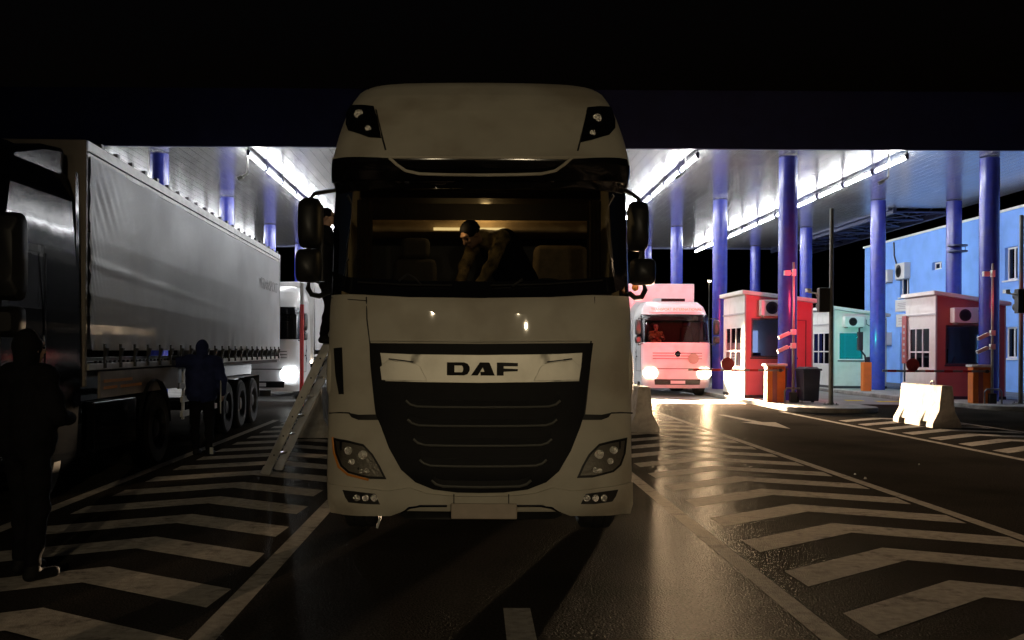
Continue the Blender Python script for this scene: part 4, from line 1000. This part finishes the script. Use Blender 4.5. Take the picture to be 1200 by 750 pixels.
# ---------------- semitrailers
def trailer(lab, X, Y, rz, L_=13.6, side='curtain', front='trailer_front', full=True, H=4.0, z0=1.43, detail=True):
    t = thing('semitrailer', lab, 'semitrailer', (X, Y, 0), rz)
    hw = 1.275
    m = MB(); m.span((-hw, 0, z0-.25), (hw, .08, H)); m.build('front_wall', front, t, bevel=.02)
    m = MB(); m.span((-hw+.02, .1, H-.05), (hw-.02, L_, H-.01)); m.build('roof', side, t)
    for sx in (-1, 1):
        m = MB(); m.span((sx*hw-.06*(sx > 0), .06, H-.20), (sx*hw+.06*(sx < 0), L_, H)); 
        m.span((sx*(hw+.004)-.02, .06, H-.135), (sx*(hw+.004)+.02, L_, H-.125)) ; m.build('top_rail', 'alu', t, bevel=.01)
        # curtain
        m = MB(); ny, nz = (330, 46) if (detail and sx > 0) else (40, 8); vs = []; za, zb_ = z0+.17, H-.17
        for i in range(ny+1):
            # finer spacing near the front edge
            fr = (i/ny)**1.6 if detail else i/ny; y = .10+fr*(L_-.15)
            for j in range(nz+1):
                z = za+(zb_-za)*j/nz; k = j/nz
                b = .009*math.sin(y*1.9+1.3*math.sin(z*1.1))*math.sin(math.pi*k)+.004*math.sin(y*4.1+z)
                e = math.exp(-(y-.1)/.17); b += .012*e*math.sin((z*1.0+(y-.1)*2.2)*21+1.5*math.sin(z*2.7))*(.6+.4*math.sin(z*3.1))+.02*e
                e2 = math.exp(-((y-.5)**2/.3+(z-3.45)**2/.12)); b += .008*e2*math.sin(((z-3.4)+(y-.5)*1.1)*22)
                e3 = math.exp(-(z-za)/.16); b += .022*e3*math.sin(y*9.5+2*math.sin(y*2.3))+.006*math.sin(z*2.0+y*.35)
                e4 = math.exp(-((z-(2.62-.035*y))/.03)**2)*math.exp(-y/5); b += .015*e4
                vs.append((sx*(hw-.015+max(-.02, b)+.01), y, z))
        m.add(vs, [(i*(nz+1)+j, (i+1)*(nz+1)+j, (i+1)*(nz+1)+j+1, i*(nz+1)+j+1) for i in range(ny) for j in range(nz)])
        m.build('side_curtain', side, t, ang=80)
        m = MB(); m.span((sx*(hw-.005)-.03, .06, z0-.06), (sx*(hw-.005)+.03, L_, z0+.02)); m.build('side_rail', 'alu', t, bevel=.008)
        if sx > 0 and detail:
            n = 23
            for k in range(n):
                y = .55+k*(L_-.9)/(n-1)
                m = MB(); m.box((hw+.035, y, z0+.13), (.02, .05, .24)); m.box((hw+.05, y, z0+.15), (.035, .07, .10), Matrix.Rotation(R(12), 3, 'Y')); m.box((hw+.04, y+.0, z0-.01), (.03, .035, .06)); m.build('strap', 'plastic', t)
                if k % 1 == 0:
                    m = MB(); m.span((hw-.05, y-.045, H), (hw+.0, y+.045, H+.05)); m.build('roof_roller', 'frame_dark', t)
        m = MB()
        for y in [k*.17+.3 for k in range(int((L_-.5)/.17))] if (detail and sx > 0) else []: m.cyl((sx*(hw+.0), y, z0+.035), (sx*(hw+.028), y, z0+.035), .018, n=6)
        if m.v: m.build('lash_rings', 'chassis', t)
        if detail:
            m = MB(); m.span((sx*hw-.03, .5, z0-.40), (sx*hw+.0, 4.0, z0-.08)); m.build('side_board', 'trailer_front', t)
            if sx > 0:
                for (y0, y1, zz) in ((.62, 1.7, z0-.20), (.62, 1.1, z0-.28), (1.25, 2.1, z0-.28)):
                    m = MB(); m.span((hw+.002, y0, zz-.018), (hw+.008, y1, zz+.018)); m.build('reflective_strip', 'orange_refl', t)
            m = MB()
            for zz in (.55, .78, 1.0): m.span((sx*hw-.05, 4.3 if zz < .9 else 4.1, zz), (sx*hw-.01, 6.7, zz+.09))
            m.span((sx*hw-.08, 4.5, .5), (sx*hw-.05, 4.58, 1.3)); m.span((sx*hw-.08, 6.4, .5), (sx*hw-.05, 6.48, 1.3)); m.build('side_guard', 'alu', t)
    m = MB(); m.span((-hw, L_, z0-.1), (hw, L_+.06, H)); m.build('rear_doors', 'paint_white', t, bevel=.01)
    m = MB(); m.span((-hw+.06, .05, z0-.14), (hw-.06, L_, z0-.06))
    for s in (-1, 1): m.span((s*.55-.06, .4, z0-.5), (s*.55+.06, L_-.2, z0-.14))
    m.span((-1.1, L_-.25, .45), (1.1, L_-.13, .6)); m.span((-.6, L_-.25, .6), (-.5, L_-.15, z0-.4)); m.span((.5, L_-.25, .6), (.6, L_-.15, z0-.4)); m.build('chassis', 'chassis', t)
    for y in (7.75, 9.06, 10.37):
        for s in (-1, 1): wheel(t, s*1.07, y, .5, .36, s, 'rim_dull')
        m = MB(); m.cyl((-1, y, .5), (1, y, .5), .06, n=10); m.build('axle', 'chassis', t)
    for s in (-1, 1):
        m = MB(); m.span((s*.85-.07, 2.6, .25), (s*.85+.07, 2.74, z0-.3)); m.span((s*.85-.14, 2.52, .16), (s*.85+.14, 2.82, .25)); m.build('landing_leg', 'chassis', t)
        m = MB(); m.span((s*1.24-.02, 7.1, 1.04), (s*1.24+.02, 11.0, 1.08)); m.span((s*.9, 7.1, 1.04), (s*1.24, 11.0, 1.06)); m.span((s*.9, 11.02, .55), (s*1.24, 11.04, 1.06)); m.build('mudguard', 'plastic', t)
    return t
tr1 = trailer('long trailer with silver grey side curtain behind the black cab on the left', -4.43-1.275, 11.1, R(2.13))
text_mesh('lettering', 'TRANSPORT', .34, mat('faint_print', (.42, .40, .41), .5) and 'wall_grey', tr1, face_xplus(1.315, 11.9, 3.10) , .002, 0, 1.15)
trailer('box trailer hidden behind the cab of the cream truck', TX, TY+3.55, 0, detail=False, H=3.75, side='curtain_dark', front='trailer_front')

# ---------------- generic cab used for the three other trucks
def simple_truck(lab, X, Y, body, lit=None, H=3.6, visor=True, dark=False, name='white_truck', mirror_side=.0):
    W2 = [(.3, 1.18), (.45, 1.23), (1.0, 1.25), (2.0, 1.24), (2.9, 1.20), (H-.45, 1.18), (H-.18, 1.10), (H, .95)]
    F2 = [(.3, .04), (.5, 0), (1.1, 0), (1.85, .03), (1.95, .06), (2.75, .22), (2.9, .24), (H-.45, .36), (H-.18, .52), (H, .8)]
    S = Cab(X, Y, W2, F2, zt=H, ws=(1.93, 2.78), top=2.95, D=2.25)
    t = thing(name, lab, 'truck', (X, Y, 0)); S.shell(t, body)
    S.patch([(-1.13, 1.95), (1.13, 1.95), (1.12, 2.78), (-1.12, 2.78)], 'windscreen', 'glass_cab', t, off=-.014, thick=0)
    S.patch([(-1.16, 2.72), (1.16, 2.72), (1.15, 2.94), (-1.15, 2.94)], 'sun_visor', 'gloss_black' if not dark else 'plastic', t, off=-.12, thick=.02)
    g = S.patch([(-.92, 1.30), (.92, 1.30), (.95, 1.62), (-.95, 1.62)], 'grille', body, t, off=-.012, thick=.03, bevel=.005)
    for k in range(3):
        z = 1.34+k*.10; S.patch([(-.88, z), (.88, z), (.88, z+.022), (-.88, z+.022)], 'slat', 'grille', g, off=-.022, thick=.01)
    m = MB(); m.lathe([(.11, 0), (.10, -.012), (.09, 0)], (0, -.03, 1.52), 'Y', 28); 
    for k in range(3):
        a = R(90+120*k); m.cyl((0, -.035, 1.52), (.1*math.cos(a), -.035, 1.52+.1*math.sin(a)), .008, n=6)
    m.build('round_emblem', 'chrome', g)
    S.patch([(-.8, .42), (.8, .42), (.82, .62), (-.82, .62)], 'lower_intake', 'grille', t, off=-.01, thick=.02)
    S.patch([(-1.18, .98), (1.18, .98), (1.18, 1.01), (-1.18, 1.01)], 'panel_seam', 'chassis', t, off=-.006, thick=.01)
    m = MB(); m.span((-.26, -.06, .46), (.26, -.045, .57)); m.build('number_plate', 'white_plastic', t)
    for s in (-1, 1):
        pts = [(.74*s, .74), (1.13*s, .70), (1.17*s, .86), (1.14*s, .95), (.72*s, .96)]
        h = S.patch(pts, 'headlight', 'reflector', t, off=-.014, thick=.02)
        for q, xx in enumerate((.86, 1.03)):
            mb = MB(); y = S.front(xx, .84)-.03; rr = .20 if lit else .085; mb.ell((s*xx, y, .84), (rr if q else rr*.8, .05, rr)); mb.build('lamp', lit or 'reflector', h)
        m = mirror(None, 1, s*1.40, .12, [(2.20, 2.75, .22, 0), (1.90, 2.16, .22, 0)]) if not dark else mirror(None, 1, s*1.49, .12, [(2.05, 2.85, .27, 0), (1.72, 2.0, .24, 0)]); m.build('mirror', 'plastic', t)
        m = MB(); m.tube([(s*1.2, .3, 2.78), (s*1.38, .14, 2.80), (s*1.40, .12, 2.70)], .018); m.tube([(s*1.2, .3, 1.9), (s*1.38, .14, 1.84), (s*1.40, .12, 1.95)], .018); m.build('mirror_arm', 'plastic', t)
        m = MB(); m.tube([(s*1.275, 1.28, 1.2), (s*1.29, 1.28, 1.3), (s*1.29, 1.28, 1.6), (s*1.275, 1.28, 1.75)], .014); m.build('grab_rail', 'chrome', t)
        # door seams & handle
        m = MB(); 
        m.span((s*1.252-.004, .42, .9), (s*1.252+.004, .432, 1.9)); m.span((s*1.252-.004, 1.38, .9), (s*1.252+.004, 1.392, 2.6)); m.span((s*1.252-.004, .42, .89), (s*1.252+.004, 1.39, .902)); m.build('door_seam', 'chassis', t)
        m = MB(); m.box((s*1.265, 1.25, 1.42), (.03, .16, .04)); m.build('door_handle', 'plastic', t)
    # cab inside
    m = MB(); m.span((-1.12, 1.5, 1.2), (1.12, 1.56, 3.0)); m.build('rear_panel', 'seat', t)
    m = MB(); m.span((-1.1, .35, 1.2), (1.1, .75, 1.92)); m.build('dashboard', 'dash', t, bevel=.05)
    seat(t, -.6, 1.1, 1.75); seat(t, .6, 1.1, 1.75)
    truck_underside(t, rimm='chassis' if dark else 'rim')
    return t, S
# white truck driving up on the right lane
t2, S2 = simple_truck('white truck with blazing headlights driving up under the canopy on the right', 7.22, 35.0, 'paint_white', 'headlamp', H=3.42)
S2.patch([(-.95, 3.02), (.95, 3.02), (.9, 3.24), (-.9, 3.24)], 'roof_sign', 'paint_white', t2, off=-.03, thick=.02)
text_mesh('lettering', 'TRANSPORT INTERNATIONAL', .14, 'orange_refl', t2, face_front(0, .27, 3.12), .003, 0, .95)
m = MB(); m.span((-.42, .8, 3.44), (.42, .95, 3.54)); m.build('roof_hatch', 'grille', t2)
t = trailer('white box trailer pulled by the oncoming white truck on the right', 7.1, 37.6, 0, detail=False, H=4.2, side='paint_white', front='paint_white')
for x in (6.25, 8.2):
    lamp('truck_headlight', 'SPOT', (x, 34.7, .92), 125000, (1, .70, .43), (-.03 if x < 7 else .0, -1, -.010), .09, 58, .85)
# small hazards board right of plate
m = MB(); m.cyl((.55, -.05, 1.36), (.55, -.04, 1.36), .19, n=28); m.build('round_badge', 'trailer_front', t2)
# white truck on the left lane, behind the trailer
t3, S3 = simple_truck('white truck with lit headlight seen between the grey trailer and the cream truck', -6.75, 30.5, 'paint_white', 'headlamp_cool', H=3.62)
trailer('pale trailer of the white truck on the left, mostly hidden', -6.75, 33.2, 0, detail=False, H=3.9, side='paint_white', front='paint_white')
for x in (-7.8, -5.75):
    lamp('truck_headlight', 'SPOT', (x, 30.2, .88), 2500, (.9, .95, 1), (.12, -1, -.05), .09, 34, .8)
m = MB(); m.ell((1.2, .35, 1.12), (.04, .03, .03)); m.build('side_marker', 'amber_lit', t3)
m = MB(); m.ell((1.22, 2.6, 1.2), (.03, .05, .05)); m.build('side_lamp', 'small_lit', t3)
# black truck at the left edge
t1, S1 = simple_truck('black tractor unit at the left edge in front of the grey curtain trailer', -5.68, 8.72, 'paint_black', None, H=3.72, dark=True, name='black_truck')
m = MB(); m.prism([(.7, 3.3), (2.2, 3.3), (2.22, 3.86), (1.7, 3.8), (1.0, 3.62)], -1.1, 1.1, lambda u, v, q: (q, u, v)); m.build('roof_deflector', 'paint_black', t1, bevel=.06)
for s in (-1, 1):
    m = MB(); m.add([(s*1.24, 2.25, 1.0), (s*1.24, 2.33, 1.0), (s*1.2, 2.33, 3.6), (s*1.2, 2.25, 3.6)], [(0, 1, 2, 3)]); m.build('side_fairing', 'paint_black', t1)
    m = MB(); m.span((s*1.15-.08, 2.75, .40), (s*1.15+.08, 4.2, 1.0)); m.build('side_skirt', 'paint_black', t1, bevel=.03)

# ------------------------------------------------------------------ PEOPLE
def remeshed(mb, name, m_, parent, vox=.011, smooth=2, wob=0, seed=0):
    me = bpy.data.meshes.new('t'); me.from_pydata([tuple(v) for v in mb.v], [], mb.f)
    o = bpy.data.objects.new('t', me); COL.objects.link(o)
    r = o.modifiers.new('r', 'REMESH'); r.mode = 'VOXEL'; r.voxel_size = vox; r.adaptivity = 0
    s = o.modifiers.new('s', 'SMOOTH'); s.iterations = smooth; s.factor = .5
    dg = bpy.context.evaluated_depsgraph_get(); me2 = bpy.data.meshes.new_from_object(o.evaluated_get(dg)); bpy.data.objects.remove(o)
    if wob:
        for v in me2.vertices:
            p = v.co; k = math.sin(p.x*23+seed)*math.sin(p.y*19+p.z*31+seed)+.6*math.sin(p.z*47+p.x*17+seed*2)
            v.co = p+v.normal*wob*k
    for p in me2.polygons: p.use_smooth = True
    me2.name = name; me2.materials.clear(); me2.materials.append(M[m_])
    q = bpy.data.objects.new(name, me2); COL.objects.link(q)
    if parent is not None: q.parent = parent
    return q
STAND = dict(pelvis=(0, 0, .96), chest=(0, 0, 1.28), neck=(0, 0, 1.47), head=(0, -.03, 1.62), look=(0, -1, 0), up=(0, 0, 1),
    shL=(-.19, 0, 1.42), shR=(.19, 0, 1.42), elL=(-.25, .03, 1.14), elR=(.25, .03, 1.14), wrL=(-.26, -.04, .89), wrR=(.26, -.04, .89),
    hdL=(0, -.15, -1), hdR=(0, -.15, -1), hipL=(-.095, 0, .92), hipR=(.095, 0, .92), knL=(-.11, -.02, .50), knR=(.11, -.02, .50),
    anL=(-.12, .02, .09), anR=(.12, .02, .09), ftL=(-.03, -1, 0), ftR=(.03, -1, 0))
def human(label, loc, rz, pose, top='black_cloth', legs='black_cloth', head='hood', stripes=False, group=None, cloth_len=.0, bulk=1.0, vx=1.0, vest=False):
    J = {k: Vector(v) for k, v in {**STAND, **pose}.items()}
    t = None
    b = MB()
    pe, ch, ne, hd = J['pelvis'], J['chest'], J['neck'], J['head']
    right = (J['shR']-J['shL']).normalized()
    hipr = (J['hipR']-J['hipL']).normalized()
    for sgn in (-1, 1):
        b.cap(pe+hipr*.06*sgn, ch+right*.06*sgn, .105, .115)
    b.cap(J['shL'], J['shR'], .062); b.cap(ch, ne, .09, .055); b.cap(ne, hd-J['up'].normalized()*.05, .056, .054)
    b.cap(J['hipL'], J['hipR'], .10)
    look, up = J['look'].normalized(), J['up'].normalized(); rt = look.cross(up).normalized(); up = rt.cross(look).normalized()
    R3 = Matrix((rt, -look, up)).transposed()
    def H(x, y, z): return hd+R3 @ Vector((x, y, z))
    b.ell(H(0, .015, .03), (.074, .094, .088), R3); b.ell(H(0, -.02, -.04), (.056, .066, .072), R3); b.ell(H(0, -.055, -.085), (.026, .02, .02), R3)
    b.cap(H(0, -.088, .018), H(0, -.108, -.022), .010, .014); b.ell(H(0, -.078, .042), (.05, .012, .012), R3)
    b.ell(H(0, -.084, -.052), (.026, .012, .009), R3)
    for s in (-1, 1): b.ell(H(s*.076, .012, -.005), (.012, .02, .032), R3); b.ell(H(s*.036, -.066, -.018), (.02, .018, .018), R3)
    for S in 'LR':
        sh, el, wr = J['sh'+S], J['el'+S], J['wr'+S]; hp, kn, an = J['hip'+S], J['kn'+S], J['an'+S]
        b.cap(sh, el, .052, .042); b.cap(el, wr, .041, .029); b.cap(hp, kn, .088, .058); b.cap(kn, an, .056, .038)
        ft = J['ft'+S].normalized(); b.cap(an-Vector((0, 0, .045)), an+ft*.15-Vector((0, 0, .055)), .036, .030)
        d = J['hd'+S].normalized(); side = d.cross(Vector((0, 0, 1)))
        side = side.normalized() if side.length > .2 else Vector((0, 1, 0))
        if abs(d.z) > .7: side = Vector((0, -1, 0))
        nrm = d.cross(side).normalized(); 
        if (ch-wr).dot(nrm) < 0: nrm = -nrm
        for q in (-.022, 0, .022): b.cap(wr+side*q*.5, wr+d*.075+side*q, .019, .016)
        for q, ln in ((-.033, .058), (-.011, .072), (.011, .075), (.033, .066)):
            k0 = wr+d*.088+side*q; k1 = k0+(d*.9+nrm*.35).normalized()*ln*.55; k2 = k1+(d*.6+nrm*.8).normalized()*ln*.5
            b.cap(k0, k1, .0095, .009); b.cap(k1, k2, .009, .0075)
        k0 = wr+d*.025+side*.03; k1 = k0+(d*.7+side*.7).normalized()*.045; b.cap(k0, k1, .013, .011); b.cap(k1, k1+(d+nrm*.5).normalized()*.03, .011, .009)
    body = remeshed(b, 'person', 'skin', None, .009*vx, 2)
    tag(body, label, 'person', group); body.location = loc; body.rotation_euler = (0, 0, rz); t = body
    # clothing
    m = MB(); k = bulk
    for sgn in (-1, 1):
        m.cap(pe+hipr*.075*sgn-Vector((0, 0, cloth_len)), ch+right*.07*sgn, .130*k, .135*k)
    m.cap(J['shL'], J['shR'], .083*k); m.cap(ch, ne, .11*k, .075*k)
    for S in 'LR':
        m.cap(J['sh'+S], J['el'+S], .074*k, .060*k); m.cap(J['el'+S], J['el'+S].lerp(J['wr'+S], .95), .060*k, .044*k)
    remeshed(m, 'jacket', top, t, .018*vx, 1, .006, 1)
    m = MB()
    for S in 'LR':
        m.cap(J['hip'+S], J['kn'+S], .108, .078); m.cap(J['kn'+S], J['an'+S]+Vector((0, 0, .04)), .074, .058)
    m.cap(J['hipL'], J['hipR'], .118); m.cap(pe+hipr*.05, pe-hipr*.05, .122)
    remeshed(m, 'trousers', legs, t, .018*vx, 1, .006, 3)
    if vest:
        m = MB()
        for sgn in (-1, 1): m.cap(pe+hipr*.085*sgn, ch+right*.08*sgn, .142*k, .146*k)
        remeshed(m, 'vest', 'black_cloth', t, .018, 1, .004, 5)
    for S in 'LR':
        m = MB(); an, ft = J['an'+S], J['ft'+S].normalized()
        m.cap(an+Vector((0, 0, .08)), an-Vector((0, 0, .03)), .052, .050); m.cap(an-ft*.03-Vector((0, 0, .045)), an+ft*.17-Vector((0, 0, .05)), .045, .040)
        remeshed(m, 'boot', 'leather', t, .014*vx, 1)
    if head == 'hood':
        m = MB(); m.ell(H(0, .035, .03), (.098, .105, .115), R3); m.cap(hd-up*.04+(-look)*.04, ne+(-look)*.02, .09, .085); remeshed(m, 'hood', top, t, .014*vx, 2, .003)
    elif head == 'cap':
        m = MB(); m.ell(H(0, .02, .055), (.088, .104, .07), R3); m.ell(H(0, -.10, .05), (.06, .06, .010), R3); remeshed(m, 'cap', 'black_cloth', t, .011*vx, 1)
    elif head == 'beanie':
        m = MB(); m.ell(H(0, .03, .05), (.09, .10, .085), R3); m.ell(H(0, .03, .02), (.093, .103, .04), R3); remeshed(m, 'beanie', 'black_cloth', t, .012*vx, 2)
    elif head == 'hair':
        m = MB(); m.ell(H(0, .035, .045), (.083, .092, .085), R3); remeshed(m, 'hair', 'hair', t, .011*vx, 1, .003)
    elif head == 'white':
        m = MB(); m.ell(H(0, .02, .055), (.088, .104, .07), R3); m.ell(H(0, -.09, .05), (.06, .05, .010), R3); remeshed(m, 'cap', 'white_plastic', t, .012*vx, 1)
    for s in (-1, 1):
        e = MB(); e.ell(H(s*.033, -.074, .008), (.012, .010, .010), R3, 12, 8); e.build('eye', 'gloss_black', t)
    return t

# person in black at the far left, seen from behind three-quarter
human('person in black clothes standing closest on the left, arms down, seen dark from behind', (-3.17, 6.95, 0), R(150), dict(
    anL=(-.14, .05, .09), anR=(.15, -.06, .09), knL=(-.13, .0, .5), knR=(.13, -.06, .5), elL=(-.27, -.04, 1.15), wrL=(-.14, -.24, 1.12), hdL=(1, -.3, -.1), elR=(.27, -.04, 1.15), wrR=(.14, -.25, 1.08), hdR=(-1, -.3, 0)), 'black_cloth', 'black_cloth', 'hood', bulk=1.2)
# person by the trailer with the left arm stretched out to it
p2 = human('person in navy jacket and hood reaching one arm to the grey trailer', (-4.15, 14.9, 0), R(178), dict(
    shL=(-.22, 0, 1.42), shR=(.22, 0, 1.43), elR=(.46, -.06, 1.42), wrR=(.66, -.10, 1.38), hdR=(1, -.12, .02),
    elL=(-.31, .0, 1.16), wrL=(-.28, -.12, .95),
    anL=(-.13, .04, .09), anR=(.10, -.05, .09), look=(.15, -1, -.1)), 'navy_cloth', 'black_cloth', 'hood', bulk=1.3)
m = MB(); m.box((-.31, .06, .90), (.012, .03, .50)); m.build('reflective_strip', 'hi_vis', p2)
m = MB(); m.box((-.19, .115, .09), (.05, .02, .10)); m.build('reflective_patch', 'hi_vis', p2)
# person on the ladder beside the cream truck
human('person in black standing on the ladder behind the left mirror of the cream truck', (-1.93, 12.6, 1.70), R(90), dict(
    look=(0, -1, .1), elL=(-.24, -.18, 1.22), wrL=(-.18, -.40, 1.30), hdL=(0, -1, .1), elR=(.24, -.18, 1.22), wrR=(.18, -.40, 1.30), hdR=(0, -1, .1),
    pelvis=(0, .02, .94), knL=(-.10, -.08, .50), knR=(.10, -.10, .52), anL=(-.10, .0, .09), anR=(.10, .0, .09)), 'black_cloth', 'black_cloth', 'beanie', group=None)
# person bending in the cab
q = (TX+.17, TY+1.02, 1.22)
human('person in brown patterned jacket bending forward inside the lit cab of the cream truck', (TX+.16, TY+1.25, 1.27), R(-52), dict(
    pelvis=(0, .30, .96), chest=(0, .02, 1.36), neck=(0, -.18, 1.42), head=(0, -.32, 1.42), look=(0, -.75, -.65), up=(0, -.65, .75),
    shL=(-.19, -.10, 1.40), shR=(.19, -.10, 1.40), elL=(-.22, -.22, 1.14), elR=(.22, -.24, 1.14), wrL=(-.14, -.34, .92), wrR=(.14, -.34, .94), hdL=(0, -.3, -1), hdR=(0, -.3, -1),
    hipL=(-.095, .30, .92), hipR=(.095, .30, .92), knL=(-.11, .24, .5), knR=(.11, .24, .5), anL=(-.12, .30, .09), anR=(.12, .30, .09)), 'camo', 'black_cloth', 'beanie', vest=True)
# driver of the oncoming truck
human('driver with pale cap at the wheel of the oncoming white truck', (6.62, 36.0, .86), 0, dict(
    knL=(-.14, -.38, 1.0), knR=(.14, -.38, 1.0), anL=(-.14, -.45, .62), anR=(.14, -.45, .62), elL=(-.25, -.18, 1.2), elR=(.25, -.18, 1.2), wrL=(-.15, -.38, 1.28), wrR=(.15, -.38, 1.28), hdL=(0, -1, 0), hdR=(0, -1, 0)), 'camo', 'black_cloth', 'white', vx=1.4)

# ------------------------------------------------------------------ LADDER
t = thing('ladder', 'aluminium ladder leaning from the road against the left side of the cream truck', 'ladder', (-2.72, 12.75, 0), R(-9))
top = Vector((1.42, 0, 2.9)); d = top.normalized(); tilt = math.atan2(top.x, top.z)
Ry = Matrix.Rotation(tilt, 3, 'Y'); Ln = top.length
for yy in (0, .46):
    m = MB(); m.box(Vector((0, yy, 0))+Ry @ Vector((0, 0, Ln/2)), (.11, .028, Ln), Ry); m.box(Vector((.0, yy, .0))+Ry @ Vector((0, 0, .04)), (.125, .05, .09), Ry)
    r = m.build('side_rail', 'alu', t, bevel=.004)
    h = MB()
    for k in range(10):
        c = Vector((0, yy-.017, 0))+Ry @ Vector((0, 0, .28*(k+1))); h.cyl(c, c+Vector((0, .003, 0)), .012, n=8)
    h.build('rung_rivets', 'frame_dark', r)
for k in range(10):
    m = MB(); c = Ry @ Vector((0, 0, .28*(k+1))); m.box(c+Vector((0, .23, 0)), (.04, .432, .028)); m.build('rung', 'alu', t)

# litter on the road
for px, py, s, lab in ((1002, 555, .018, 'tiny white scrap of litter by the long lane line, left one'), (1014, 560, .022, 'tiny white scrap of litter by the long lane line, right one'), (1077, 543, .015, 'tiny pale pebble alone on the dark lane'),):
    Y = 1.63*F/(py-410); x = at(px, py, Y).x
    m = MB(); m.box((0, 0, s/2), (s*1.6, s, s), Matrix.Rotation(R(20), 3, 'Z'), top=(.6, .7)); o = m.build('litter', 'white_plastic', None, bevel=.004); tag(o, lab, 'litter', 'scraps on the road'); o.location = (x, Y, .013)
